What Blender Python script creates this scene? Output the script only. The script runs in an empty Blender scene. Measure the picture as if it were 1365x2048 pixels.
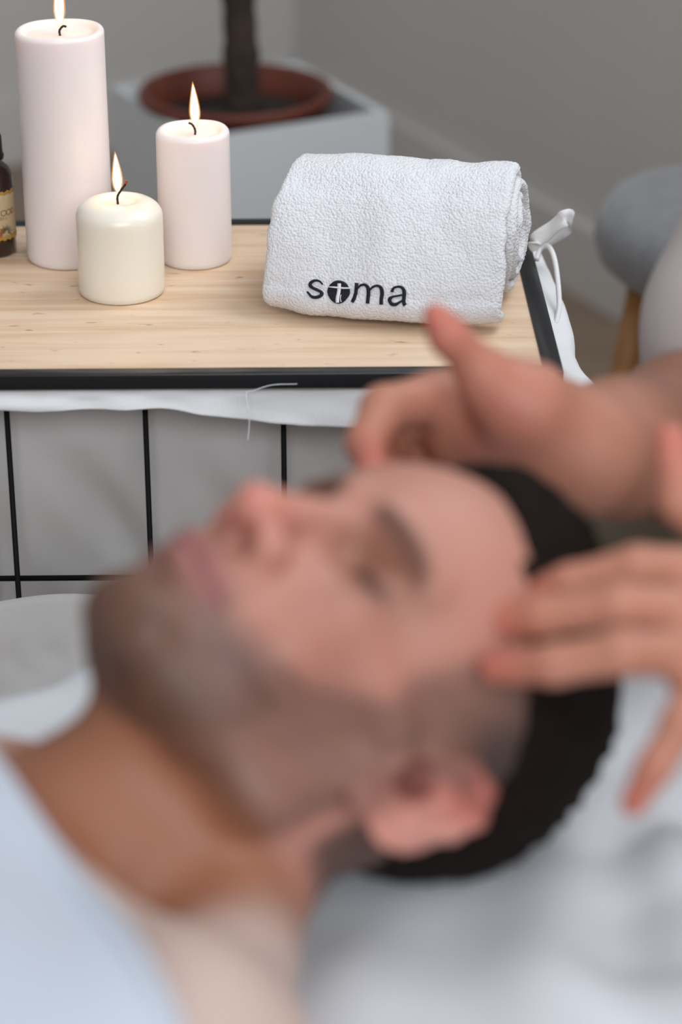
import bpy, bmesh, math, random
import numpy as np
from mathutils import Vector, Matrix

# ------------------------------------------------------------------ camera
SC = bpy.context.scene
W, H, F = 1365, 2048, 4836.0
PITCH, ZC = math.radians(26), 1.30
CAM = np.array([0, 0, ZC])
FW = np.array([0, math.cos(PITCH), -math.sin(PITCH)])
UP = np.array([0, math.sin(PITCH), math.cos(PITCH)])
RT = np.array([1.0, 0, 0])


def atd(px, py, d):
    """point seen at pixel px, py, d metres deep: how distances were measured off the photograph"""
    v = FW + RT * (px - W / 2) / F - UP * (py - H / 2) / F
    return CAM + v * d


cam_data = bpy.data.cameras.new('camera')
cam = bpy.data.objects.new('camera', cam_data)
SC.collection.objects.link(cam)
cam.location = CAM
cam.rotation_euler = (math.pi / 2 - PITCH, 0, 0)
cam_data.sensor_fit = 'VERTICAL'
cam_data.sensor_height = 36
cam_data.lens = F / H * 36
cam_data.clip_start = 0.05
cam_data.dof.use_dof = True
cam_data.dof.focus_distance = 1.79
cam_data.dof.aperture_fstop = 3.4
SC.camera = cam

# ------------------------------------------------------------------ light
SC.view_settings.view_transform = 'Standard'
SC.view_settings.look = 'None'
SC.view_settings.gamma = 1
SC.view_settings.exposure = 0.0
SC.view_settings.use_curve_mapping = False
SC.cycles.use_denoising = True
SC.cycles.sample_clamp_indirect = 4
SC.cycles.caustics_reflective = False
SC.cycles.caustics_refractive = False

world = bpy.data.worlds.new('room_light')
SC.world = world
world.use_nodes = True
wb = world.node_tree.nodes['Background']
wb.inputs[0].default_value = (0.93, 0.96, 1.0, 1)
wb.inputs[1].default_value = 0.33


def area(name, loc, target, sx, sy, power, col):
    d = bpy.data.lights.new(name, 'AREA')
    d.shape = 'RECTANGLE'
    d.size, d.size_y, d.energy, d.color = sx, sy, power, col
    o = bpy.data.objects.new(name, d)
    SC.collection.objects.link(o)
    o.location = loc
    o.rotation_euler = (Vector(target) - Vector(loc)).to_track_quat('-Z', 'Y').to_euler()
    return o


area('window_daylight', (1.05, 1.95, 1.85), (-0.1, 1.45, 0.7), 1.2, 1.4, 28, (0.90, 0.95, 1.0))
area('front_window', (0.35, -0.9, 1.95), (-0.05, 1.5, 0.6), 1.8, 1.4, 46, (0.93, 0.96, 1.0))
area('ceiling_daylight', (0.55, 0.95, 2.55), (0.05, 1.15, 0.6), 1.5, 1.5, 10, (0.92, 0.96, 1.0))

# ------------------------------------------------------------------ helpers
COL = SC.collection


def tag(o, label=None, cat=None, group=None, kind=None):
    if label: o['label'] = label
    if cat: o['category'] = cat
    if group: o['group'] = group
    if kind: o['kind'] = kind
    return o


def empty(name, loc, rz=0.0):
    o = bpy.data.objects.new(name, None)
    COL.objects.link(o)
    o.location = loc
    o.rotation_euler = (0, 0, rz)
    o.empty_display_size = 0.02
    return o


def link(name, me, m=None, parent=None, smooth=True):
    """link a mesh as one object; with a parent, the mesh is given in the parent's own coordinates"""
    o = bpy.data.objects.new(name, me)
    COL.objects.link(o)
    if m: me.materials.append(m)
    if smooth:
        me.polygons.foreach_set('use_smooth', [True] * len(me.polygons))
    if parent: o.parent = parent
    return o


def from_np(V, Fq):
    me = bpy.data.meshes.new('m')
    V = np.asarray(V, np.float32)
    Fq = np.asarray(Fq, np.int32)
    n = Fq.shape[1]
    me.vertices.add(len(V)); me.vertices.foreach_set('co', V.ravel())
    me.loops.add(Fq.size); me.loops.foreach_set('vertex_index', Fq.ravel())
    me.polygons.add(len(Fq)); me.polygons.foreach_set('loop_start', np.arange(0, Fq.size, n, dtype=np.int32))
    me.update(calc_edges=True)
    me.validate()
    return me


def bm_mesh(bm):
    bmesh.ops.recalc_face_normals(bm, faces=bm.faces)
    me = bpy.data.meshes.new('m')
    bm.to_mesh(me); bm.free()
    return me


def add_box(bm, lo, hi, bev=0.0, seg=2):
    r = bmesh.ops.create_cube(bm, size=1)
    vs = r['verts']
    for v in vs:
        v.co = Vector([lo[i] + (v.co[i] + 0.5) * (hi[i] - lo[i]) for i in range(3)])
    if bev:
        es = list({e for v in vs for e in v.link_edges})
        bmesh.ops.bevel(bm, geom=es, offset=bev, segments=seg, profile=0.5, affect='EDGES')


def box_mesh(lo, hi, bev=0.0, seg=2):
    bm = bmesh.new(); add_box(bm, lo, hi, bev, seg)
    return bm_mesh(bm)


def lathe_mesh(prof, n=48, wob=None):
    """closed of revolution from (r, z) pairs; r = 0 at an end closes it"""
    bm = bmesh.new()
    rings = []
    for r, z in prof:
        if r < 1e-6:
            rings.append([bm.verts.new((0, 0, z))])
        else:
            ring = []
            for i in range(n):
                a = 2 * math.pi * i / n
                rr, zz = (r, z) if wob is None else wob(r, z, a)
                ring.append(bm.verts.new((rr * math.cos(a), rr * math.sin(a), zz)))
            rings.append(ring)
    for A, B in zip(rings, rings[1:]):
        if len(A) == 1 and len(B) == 1: continue
        for i in range(n):
            j = (i + 1) % n
            if len(A) == 1: bm.faces.new((A[0], B[i], B[j]))
            elif len(B) == 1: bm.faces.new((A[i], A[j], B[0]))
            else: bm.faces.new((A[i], A[j], B[j], B[i]))
    return bm_mesh(bm)


def tube_mesh(pts, rads, n=12, caps=True):
    bm = bmesh.new()
    P = [Vector(p) for p in pts]
    if not hasattr(rads, '__len__'): rads = [rads] * len(P)
    rings = []
    t0 = (P[1] - P[0]).normalized()
    nrm = t0.orthogonal().normalized()
    for i, p in enumerate(P):
        t = (P[min(i + 1, len(P) - 1)] - P[max(i - 1, 0)]).normalized()
        nrm = (nrm - t * nrm.dot(t)).normalized()
        b = t.cross(nrm)
        rings.append([bm.verts.new(p + (nrm * math.cos(2 * math.pi * k / n) + b * math.sin(2 * math.pi * k / n)) * rads[i]) for k in range(n)])
    for A, B in zip(rings, rings[1:]):
        for k in range(n):
            bm.faces.new((A[k], A[(k + 1) % n], B[(k + 1) % n], B[k]))
    if caps:
        bm.faces.new(rings[0][::-1]); bm.faces.new(rings[-1])
    return bm_mesh(bm)


def catmull(pts, n=8):
    P = np.array(pts, float)
    P = np.vstack([2 * P[0] - P[1], P, 2 * P[-1] - P[-2]])
    out = []
    for i in range(1, len(P) - 2):
        for t in np.arange(n) / n:
            a, b, c, d = P[i - 1:i + 3]
            out.append(0.5 * (2 * b + (c - a) * t + (2 * a - 5 * b + 4 * c - d) * t * t + (3 * b - a - 3 * c + d) * t ** 3))
    out.append(P[-2])
    return np.array(out)


def sheet_mesh(fn, us, vs, thick=None):
    """grid surface fn(u, v) -> point; optional thickness through a solidify done here"""
    V = np.array([[fn(u, v) for v in vs] for u in us]).reshape(-1, 3)
    nu, nv = len(us), len(vs)
    i, j = np.meshgrid(np.arange(nu - 1), np.arange(nv - 1), indexing='ij')
    a = (i * nv + j).ravel()
    Fq = np.stack([a, a + 1, a + nv + 1, a + nv], 1)
    return from_np(V, Fq)


def solidify(o, t, offset=-1):
    m = o.modifiers.new('thickness', 'SOLIDIFY')
    m.thickness = t; m.offset = offset
    return o


def vnoise(x, y, seed=0):
    """smooth value noise on arrays, -1..1"""
    x = np.asarray(x, float); y = np.asarray(y, float)
    rs = np.random.RandomState(seed)
    T = rs.rand(64, 64) * 2 - 1
    xi = np.floor(x).astype(int); yi = np.floor(y).astype(int)
    fx = x - xi; fy = y - yi
    fx = fx * fx * (3 - 2 * fx); fy = fy * fy * (3 - 2 * fy)
    g = lambda a, b: T[a % 64, b % 64]
    return (g(xi, yi) * (1 - fx) + g(xi + 1, yi) * fx) * (1 - fy) + (g(xi, yi + 1) * (1 - fx) + g(xi + 1, yi + 1) * fx) * fy


def sstep(a, b, x):
    t = np.clip((np.asarray(x, float) - a) / (b - a), 0, 1)
    return t * t * (3 - 2 * t)


def srgb(r, g, b):
    f = lambda c: (c / 255 / 12.92) if c / 255 <= 0.04045 else ((c / 255 + 0.055) / 1.055) ** 2.4
    return (f(r), f(g), f(b))


# ------------------------------------------------------------------ materials
def mat(name, col, rough=0.5, metal=0.0, noise=None, bump=None, spec=0.5, sss=None, sheen=0.0, coat=0.0, attr=None):
    m = bpy.data.materials.new(name)
    m.use_nodes = True
    nt = m.node_tree
    p = nt.nodes['Principled BSDF']
    p.inputs['Base Color'].default_value = (*col, 1)
    p.inputs['Roughness'].default_value = rough
    p.inputs['Metallic'].default_value = metal
    p.inputs['Specular IOR Level'].default_value = spec
    if sheen: p.inputs['Sheen Weight'].default_value = sheen
    if coat: p.inputs['Coat Weight'].default_value = coat
    if sss:
        p.inputs['Subsurface Weight'].default_value = sss[0]
        p.inputs['Subsurface Radius'].default_value = sss[1]
        p.inputs['Subsurface Scale'].default_value = sss[2]
    tc = nt.nodes.new('ShaderNodeTexCoord')
    if attr:
        at = nt.nodes.new('ShaderNodeAttribute'); at.attribute_name = attr
        nt.links.new(at.outputs['Color'], p.inputs['Base Color'])
    if noise:
        amt, sc = noise
        n = nt.nodes.new('ShaderNodeTexNoise'); n.inputs['Scale'].default_value = sc; n.inputs['Detail'].default_value = 4
        r = nt.nodes.new('ShaderNodeValToRGB')
        r.color_ramp.elements[0].position = 0.3; r.color_ramp.elements[1].position = 0.7
        r.color_ramp.elements[0].color = (*[c * (1 - amt) for c in col], 1)
        r.color_ramp.elements[1].color = (*[min(1, c * (1 + amt)) for c in col], 1)
        nt.links.new(tc.outputs['Object'], n.inputs['Vector'])
        nt.links.new(n.outputs['Fac'], r.inputs['Fac'])
        nt.links.new(r.outputs['Color'], p.inputs['Base Color'])
    if bump:
        st, sc, dist = bump
        n = nt.nodes.new('ShaderNodeTexNoise'); n.inputs['Scale'].default_value = sc; n.inputs['Detail'].default_value = 3
        b = nt.nodes.new('ShaderNodeBump'); b.inputs['Strength'].default_value = st; b.inputs['Distance'].default_value = dist
        nt.links.new(tc.outputs['Object'], n.inputs['Vector'])
        nt.links.new(n.outputs['Fac'], b.inputs['Height'])
        nt.links.new(b.outputs['Normal'], p.inputs['Normal'])
    return m


def emis(name, col, strength, alpha=1.0):
    m = bpy.data.materials.new(name)
    m.use_nodes = True
    nt = m.node_tree
    nt.nodes.remove(nt.nodes['Principled BSDF'])
    e = nt.nodes.new('ShaderNodeEmission')
    e.inputs[0].default_value = (*col, 1); e.inputs[1].default_value = strength
    out = nt.nodes['Material Output']
    if alpha < 1:
        t = nt.nodes.new('ShaderNodeBsdfTransparent'); a = nt.nodes.new('ShaderNodeMixShader')
        a.inputs[0].default_value = alpha
        nt.links.new(t.outputs[0], a.inputs[1]); nt.links.new(e.outputs[0], a.inputs[2])
        nt.links.new(a.outputs[0], out.inputs[0])
    else:
        nt.links.new(e.outputs[0], out.inputs[0])
    return m


def wood_mat(name, light, dark, mark):
    m = mat(name, light, 0.42)
    nt = m.node_tree; p = nt.nodes['Principled BSDF']
    tc = nt.nodes.new('ShaderNodeTexCoord')
    mp = nt.nodes.new('ShaderNodeMapping'); mp.inputs['Scale'].default_value = (1.6, 26, 10)
    n = nt.nodes.new('ShaderNodeTexNoise'); n.inputs['Scale'].default_value = 3.2; n.inputs['Detail'].default_value = 7; n.inputs['Distortion'].default_value = 0.5
    r = nt.nodes.new('ShaderNodeValToRGB')
    r.color_ramp.elements[0].position = 0.34; r.color_ramp.elements[0].color = (*dark, 1)
    r.color_ramp.elements[1].position = 0.60; r.color_ramp.elements[1].color = (*light, 1)
    nt.links.new(tc.outputs['Object'], mp.inputs[0]); nt.links.new(mp.outputs[0], n.inputs['Vector'])
    nt.links.new(n.outputs['Fac'], r.inputs['Fac'])
    # short dark flecks along the grain
    mp2 = nt.nodes.new('ShaderNodeMapping'); mp2.inputs['Scale'].default_value = (52, 130, 20); mp2.inputs['Rotation'].default_value = (0, 0, 0.45)
    n2 = nt.nodes.new('ShaderNodeTexNoise'); n2.inputs['Scale'].default_value = 1.0; n2.inputs['Detail'].default_value = 2
    r2 = nt.nodes.new('ShaderNodeValToRGB')
    r2.color_ramp.elements[0].position = 0.67; r2.color_ramp.elements[0].color = (0, 0, 0, 1)
    r2.color_ramp.elements[1].position = 0.78; r2.color_ramp.elements[1].color = (0.8, 0.8, 0.8, 1)
    mx = nt.nodes.new('ShaderNodeMix'); mx.data_type = 'RGBA'
    mx.inputs['B'].default_value = (*mark, 1)
    nt.links.new(tc.outputs['Object'], mp2.inputs[0]); nt.links.new(mp2.outputs[0], n2.inputs['Vector'])
    nt.links.new(n2.outputs['Fac'], r2.inputs['Fac'])
    nt.links.new(r2.outputs['Color'], mx.inputs['Factor']); nt.links.new(r.outputs['Color'], mx.inputs['A'])
    nt.links.new(mx.outputs['Result'], p.inputs['Base Color'])
    return m


M = {
    'wall': mat('painted_plaster', (0.66, 0.64, 0.615), 0.9, noise=(0.02, 3)),
    'trim': mat('painted_trim', (0.70, 0.68, 0.66), 0.6, noise=(0.02, 4)),
    'floor': wood_mat('floor_boards', (0.33, 0.24, 0.17), (0.22, 0.155, 0.105), (0.12, 0.08, 0.05)),
    'planter': mat('white_lacquer', (0.66, 0.69, 0.71), 0.5, noise=(0.015, 5)),
    'dark': mat('dark_gap_plastic', (0.03, 0.033, 0.035), 0.6),
    'terracotta': mat('terracotta_plastic', (0.145, 0.031, 0.016), 0.55, noise=(0.08, 12)),
    'soil': mat('potting_soil', (0.022, 0.016, 0.012), 0.95, noise=(0.5, 60), bump=(1, 70, 0.01)),
    'bark': mat('bark', (0.042, 0.026, 0.019), 0.9, noise=(0.35, 40), bump=(1, 50, 0.006)),
    'leaf': mat('leaf', (0.05, 0.12, 0.03), 0.5, noise=(0.2, 6)),
    'felt': mat('grey_felt', (0.23, 0.23, 0.24), 0.95, noise=(0.1, 55), sheen=0.3, bump=(0.5, 260, 0.002)),
    'oak': wood_mat('oak_leg', (0.42, 0.19, 0.055), (0.32, 0.13, 0.035), (0.2, 0.08, 0.03)),
    'steel': mat('black_powder_coat', (0.008, 0.009, 0.011), 0.32, noise=(0.05, 30), spec=0.55),
    'wire': mat('black_wire', (0.005, 0.005, 0.006), 0.6, noise=(0.05, 30), spec=0.15),
    'board': wood_mat('pine_board', srgb(229, 202, 174), srgb(213, 179, 145), srgb(128, 92, 66)),
    'cotton': mat('white_cotton', (0.78, 0.78, 0.79), 0.9, noise=(0.015, 30), bump=(0.25, 500, 0.001), sheen=0.1),
    'liner': mat('liner_cotton', (0.88, 0.865, 0.855), 0.95, noise=(0.02, 20), bump=(0.2, 400, 0.001)),
    'sheet': mat('bed_cotton', (0.64, 0.66, 0.69), 0.9, noise=(0.015, 12), bump=(0.1, 300, 0.001)),
    'cover': mat('cover_cotton', (0.43, 0.46, 0.52), 0.9, noise=(0.015, 12), bump=(0.1, 300, 0.001)),
    'vinyl': mat('table_vinyl', (0.35, 0.33, 0.31), 0.5, noise=(0.03, 10)),
    'wax': mat('pink_white_wax', (0.84, 0.765, 0.75), 0.42, noise=(0.012, 25), sss=(0.7, (1.0, 0.55, 0.42), 0.012)),
    'wax_cream': mat('cream_wax', (0.85, 0.80, 0.70), 0.25, noise=(0.012, 25), sss=(0.7, (1.0, 0.62, 0.40), 0.012)),
    'wick': mat('charred_wick', (0.03, 0.014, 0.01), 0.9, noise=(0.3, 400)),
    'ember': mat('charred_wick_tip', (0.30, 0.06, 0.02), 0.8, noise=(0.3, 400)),
    'flame': emis('flame_mantle', (1.0, 0.42, 0.10), 2.2, 0.18),
    'flame_core': emis('flame_core', (1.0, 0.80, 0.50), 5.0),
    'glass': mat('amber_glass', (0.022, 0.008, 0.005), 0.08, coat=0.5, noise=(0.1, 8)),
    'cap': mat('black_cap', (0.006, 0.007, 0.007), 0.4, noise=(0.1, 8)),
    'ink': mat('brown_ink', (0.12, 0.055, 0.03), 0.7),
    'thread': mat('black_thread', (0.010, 0.010, 0.020), 0.75, spec=0.3, noise=(0.5, 900), bump=(0.6, 900, 0.001)),
    'white_thread': mat('white_thread', (0.75, 0.75, 0.78), 0.8, noise=(0.05, 600)),
    'skin': mat('skin', (0.5, 0.3, 0.22), 0.52, attr='tone', sss=(0.25, (1.0, 0.35, 0.2), 0.006), spec=0.33, bump=(0.12, 420, 0.001)),
    'hair': mat('dark_hair', (0.010, 0.0058, 0.004), 0.75, spec=0.08, noise=(0.4, 220), bump=(0.9, 260, 0.004)),
    'tunic': mat('tunic_cotton', (0.50, 0.44, 0.43), 0.9, noise=(0.02, 20), bump=(0.2, 300, 0.001)),
    'trousers': mat('khaki_cotton', (0.135, 0.105, 0.07), 0.9, noise=(0.05, 20), bump=(0.3, 300, 0.001)),
}


# terry: fine loops in the bump, real lumps in the mesh
def terry_mat():
    m = mat('white_terry', (0.72, 0.72, 0.745), 0.95, sheen=0.25)
    nt = m.node_tree; p = nt.nodes['Principled BSDF']
    tc = nt.nodes.new('ShaderNodeTexCoord')
    v = nt.nodes.new('ShaderNodeTexVoronoi'); v.inputs['Scale'].default_value = 560
    n = nt.nodes.new('ShaderNodeTexNoise'); n.inputs['Scale'].default_value = 900
    b = nt.nodes.new('ShaderNodeBump'); b.inputs['Strength'].default_value = 0.8; b.inputs['Distance'].default_value = 0.0012; b.invert = True
    b2 = nt.nodes.new('ShaderNodeBump'); b2.inputs['Strength'].default_value = 0.4; b2.inputs['Distance'].default_value = 0.0006
    nt.links.new(tc.outputs['Object'], v.inputs['Vector']); nt.links.new(tc.outputs['Object'], n.inputs['Vector'])
    nt.links.new(v.outputs['Distance'], b.inputs['Height']); nt.links.new(n.outputs['Fac'], b2.inputs['Height'])
    nt.links.new(b.outputs['Normal'], b2.inputs['Normal']); nt.links.new(b2.outputs['Normal'], p.inputs['Normal'])
    return m


M['terry'] = terry_mat()


def see_through_cloth(m, col, share):
    """thin cloth lets part of the light through"""
    nt = m.node_tree; p = nt.nodes['Principled BSDF']
    t = nt.nodes.new('ShaderNodeBsdfTranslucent'); t.inputs[0].default_value = (*col, 1)
    mx = nt.nodes.new('ShaderNodeMixShader'); mx.inputs[0].default_value = share
    nt.links.new(p.outputs[0], mx.inputs[1]); nt.links.new(t.outputs[0], mx.inputs[2])
    nt.links.new(mx.outputs[0], nt.nodes['Material Output'].inputs[0])


see_through_cloth(M['liner'], (0.92, 0.91, 0.90), 0.4)

# ------------------------------------------------------------------ signed-distance modelling
class Field:
    """a solid built from smoothly joined ellipsoids and tapered limbs on a grid, turned into ONE closed surface"""
    def __init__(s, xs, ys, zs):
        s.ax = [np.asarray(a, np.float32) for a in (xs, ys, zs)]
        s.D = np.full([len(a) for a in s.ax], 30.0, np.float32)

    def _sl(s, lo, hi):
        return tuple(slice(max(0, np.searchsorted(a, l) - 1), min(len(a), np.searchsorted(a, h) + 1)) for a, l, h in zip(s.ax, lo, hi))

    def _pts(s, sl):
        return [s.ax[0][sl[0]][:, None, None], s.ax[1][sl[1]][None, :, None], s.ax[2][sl[2]][None, None, :]]

    @staticmethod
    def d_ell(p, c, r, R=None):
        q = [p[i] - np.float32(c[i]) for i in range(3)]
        if R is not None:
            R = np.asarray(R, np.float32)
            q = [R[0, i] * q[0] + R[1, i] * q[1] + R[2, i] * q[2] for i in range(3)]
        k0 = np.sqrt(sum((q[i] / np.float32(r[i])) ** 2 for i in range(3)))
        k1 = np.sqrt(sum((q[i] / np.float32(r[i] ** 2)) ** 2 for i in range(3))) + 1e-6
        return k0 * (k0 - 1) / k1

    @staticmethod
    def d_cone(p, a, b, ra, rb):
        a = np.asarray(a, np.float32); b = np.asarray(b, np.float32)
        ba = b - a; L = float(ba @ ba) + 1e-9
        q = [p[i] - a[i] for i in range(3)]
        h = np.clip((q[0] * ba[0] + q[1] * ba[1] + q[2] * ba[2]) / L, 0, 1)
        return np.sqrt(sum((q[i] - ba[i] * h) ** 2 for i in range(3))) - (ra + (rb - ra) * h)

    def _merge(s, sl, d, k, op):
        A = s.D[sl]
        d = np.broadcast_to(d, A.shape)
        if op == 'add':
            if k > 0:
                h = np.maximum(k - np.abs(A - d), 0) / k
                s.D[sl] = np.minimum(A, d) - h * h * k * 0.25
            else: s.D[sl] = np.minimum(A, d)
        elif op == 'cut':
            if k > 0:
                h = np.maximum(k - np.abs(A + d), 0) / k
                s.D[sl] = np.maximum(A, -d) + h * h * k * 0.25
            else: s.D[sl] = np.maximum(A, -d)

    def ell(s, c, r, k=0.8, op='add', R=None):
        m = max(r) + k + 2.5
        sl = s._sl([c[i] - m for i in range(3)], [c[i] + m for i in range(3)])
        if s.D[sl].size: s._merge(sl, s.d_ell(s._pts(sl), c, r, R), k, op)

    def cone(s, a, b, ra, rb=None, k=0.8, op='add'):
        rb = ra if rb is None else rb
        m = max(ra, rb) + k + 2.5
        sl = s._sl([min(a[i], b[i]) - m for i in range(3)], [max(a[i], b[i]) + m for i in range(3)])
        if s.D[sl].size: s._merge(sl, s.d_cone(s._pts(sl), a, b, ra, rb), k, op)

    def chain(s, pts, rs, k=0.8, inner=0.4, op='add'):
        """a limb or finger: joined first to itself, then to the rest"""
        pts = [np.asarray(p, float) for p in pts]
        m = max(rs) + k + 2.5
        lo = np.min(pts, 0) - m; hi = np.max(pts, 0) + m
        sl = s._sl(lo, hi)
        if not s.D[sl].size: return
        p = s._pts(sl); d = None
        for a, b, ra, rb in zip(pts, pts[1:], rs, rs[1:]):
            e = s.d_cone(p, a, b, ra, rb)
            if d is None: d = e
            else:
                h = np.maximum(inner - np.abs(d - e), 0) / inner
                d = np.minimum(d, e) - h * h * inner * 0.25
        s._merge(sl, d, k, op)

    def surface(s, smooth=2):
        D = s.D
        B = D < 0
        nx, ny, nz = D.shape
        cnt = np.zeros((nx - 1, ny - 1, nz - 1), np.uint8)
        for i in (0, 1):
            for j in (0, 1):
                for k in (0, 1):
                    cnt += B[i:nx - 1 + i, j:ny - 1 + j, k:nz - 1 + k]
        I, J, K = np.nonzero((cnt > 0) & (cnt < 8))
        idx = np.full(cnt.shape, -1, np.int32); idx[I, J, K] = np.arange(len(I))
        acc = np.zeros((len(I), 3)); num = np.zeros(len(I))
        corners = [(i, j, k) for i in (0, 1) for j in (0, 1) for k in (0, 1)]
        for a in corners:
            for ax in range(3):
                if a[ax]: continue
                b = list(a); b[ax] = 1
                da = D[I + a[0], J + a[1], K + a[2]]; db = D[I + b[0], J + b[1], K + b[2]]
                x = (da < 0) != (db < 0)
                t = np.where(x, da / np.where(x, da - db, 1), 0)
                pt = np.tile(np.array(a, float), (len(I), 1)); pt[:, ax] += t
                acc[x] += pt[x]; num[x] += 1
        V = np.stack([I, J, K], 1) + acc / num[:, None]
        V = np.stack([np.interp(V[:, i], np.arange(len(s.ax[i])), s.ax[i]) for i in range(3)], 1)
        quads = []
        for ax in range(3):
            u, v = (ax + 1) % 3, (ax + 2) % 3
            sa = [slice(None)] * 3; sb = [slice(None)] * 3
            sa[ax] = slice(0, -1); sb[ax] = slice(1, None)
            sa[u] = sb[u] = slice(1, -1); sa[v] = sb[v] = slice(1, -1)
            A, C = B[tuple(sa)], B[tuple(sb)]
            E = np.argwhere(A != C)
            if not len(E): continue
            flip = A[tuple(E.T)]
            E[:, u] += 1; E[:, v] += 1
            q = []
            for du, dv in ((-1, -1), (0, -1), (0, 0), (-1, 0)):
                e = E.copy(); e[:, u] += du; e[:, v] += dv
                q.append(idx[tuple(e.T)])
            q = np.stack(q, 1)
            q[~flip] = q[~flip][:, ::-1]
            quads.append(q)
        Q = np.vstack(quads)
        Q = Q[(Q >= 0).all(1)]
        ed = np.vstack([Q[:, [0, 1]], Q[:, [1, 2]], Q[:, [2, 3]], Q[:, [3, 0]]])
        for _ in range(smooth):
            S = np.zeros_like(V); n = np.zeros(len(V))
            for a, b in ((0, 1), (1, 0)):
                np.add.at(S, ed[:, a], V[ed[:, b]]); np.add.at(n, ed[:, a], 1)
            V = V * 0.5 + 0.5 * S / np.maximum(n, 1)[:, None]
        return V, Q


def graded(lo, hi, fine_lo, fine_hi, fine, coarse):
    a = np.arange(lo, fine_lo, coarse); b = np.arange(fine_lo, fine_hi, fine); c = np.arange(fine_hi, hi + coarse, coarse)
    return np.concatenate([a, b, c])


def paint(me, C):
    a = me.color_attributes.new('tone', 'FLOAT_COLOR', 'POINT')
    a.data.foreach_set('color', np.hstack([C, np.ones((len(C), 1))]).astype(np.float32).ravel())


#### ROOM ####
# right wall runs from the far corner towards the window side; left wall runs square to it
CORNER = np.array([-0.085, 4.30])
DW = np.array([0.452, -0.892])
DL = np.array([-0.892, -0.452])


def slab(p, q, thick, z0, z1, side):
    p = np.array(p); q = np.array(q); t = (q - p) / np.linalg.norm(q - p)
    n = np.array([-t[1], t[0]]) * side * thick
    bm = bmesh.new()
    c = [(*p, z0), (*q, z0), (*(q + n), z0), (*(p + n), z0)]
    vs = [bm.verts.new(v) for v in c] + [bm.verts.new((v[0], v[1], z1)) for v in c]
    for f in ((0, 1, 2, 3), (4, 5, 6, 7), (0, 1, 5, 4), (1, 2, 6, 5), (2, 3, 7, 6), (3, 0, 4, 7)):
        bm.faces.new([vs[i] for i in f])
    return bm_mesh(bm)


tag(link('wall_right', slab(CORNER, CORNER + DW * 3.0, 0.12, 0, 2.6, 1), M['wall'], smooth=False), kind='structure')
tag(link('wall_left', slab(CORNER, CORNER + DL * 3.2, 0.12, 0, 2.6, -1), M['wall'], smooth=False), kind='structure')
for nm, D, sd in (('baseboard_right', DW, -1), ('baseboard_left', DL, 1)):
    nn = np.array([-D[1], D[0]]) * sd
    o = CORNER + nn * 0.0005
    me = slab(o, o + D * 2.9, 0.014, 0.001, 0.112, sd)
    tag(link(nm, me, M['trim'], smooth=False), kind='structure')
tag(link('floor', box_mesh((-3, -1.5, -0.1), (2.5, 5, 0)), M['floor'], smooth=False), kind='structure')

#### PLANTER AND TREE ####
pl = empty('planter', (-0.115, 2.905, 0), math.atan2(0.452, 0.892))
tag(pl, 'square white planter box standing in the room corner behind the tray', 'planter')
S, ZP = 0.129, 0.450
bm = bmesh.new()
add_box(bm, (-S, -S, 0.001), (S, S, 0.03))
for lo, hi in (((-S, -S, 0.03), (S, -S + 0.012, ZP)), ((-S, S - 0.012, 0.03), (S, S, ZP)),
               ((-S, -S + 0.012, 0.03), (-S + 0.012, S - 0.012, ZP)), ((S - 0.012, -S + 0.012, 0.03), (S, S - 0.012, ZP))):
    add_box(bm, lo, hi)
bmesh.ops.remove_doubles(bm, verts=bm.verts, dist=1e-5)
link('planter_box', bm_mesh(bm), M['planter'], pl, smooth=False)
link('inner_tray', box_mesh((-S + 0.018, -S + 0.018, 0.031), (S - 0.018, S - 0.018, 0.23)), M['dark'], pl, smooth=False)

tr = empty('potted_tree', (-0.1295, 2.9035, 0.2315))
tag(tr, 'slender dark brown tree trunk growing in a terracotta coloured pot set in the planter', 'potted tree')
zr = 0.2205
link('pot', lathe_mesh([(0, 0), (0.085, 0), (0.108, zr - 0.02), (0.109, zr), (0.1195, zr), (0.1200, zr + 0.009), (0.118, zr + 0.012), (0.109, zr + 0.011), (0.107, zr - 0.03), (0.100, zr - 0.08), (0, zr - 0.08)], 64), M['terracotta'], tr)


def soil_w(r, z, a):
    return r * (1 + 0.01 * math.sin(5 * a)), z + 0.006 * math.sin(3 * a + r * 60) * (r < 0.095)


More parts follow.
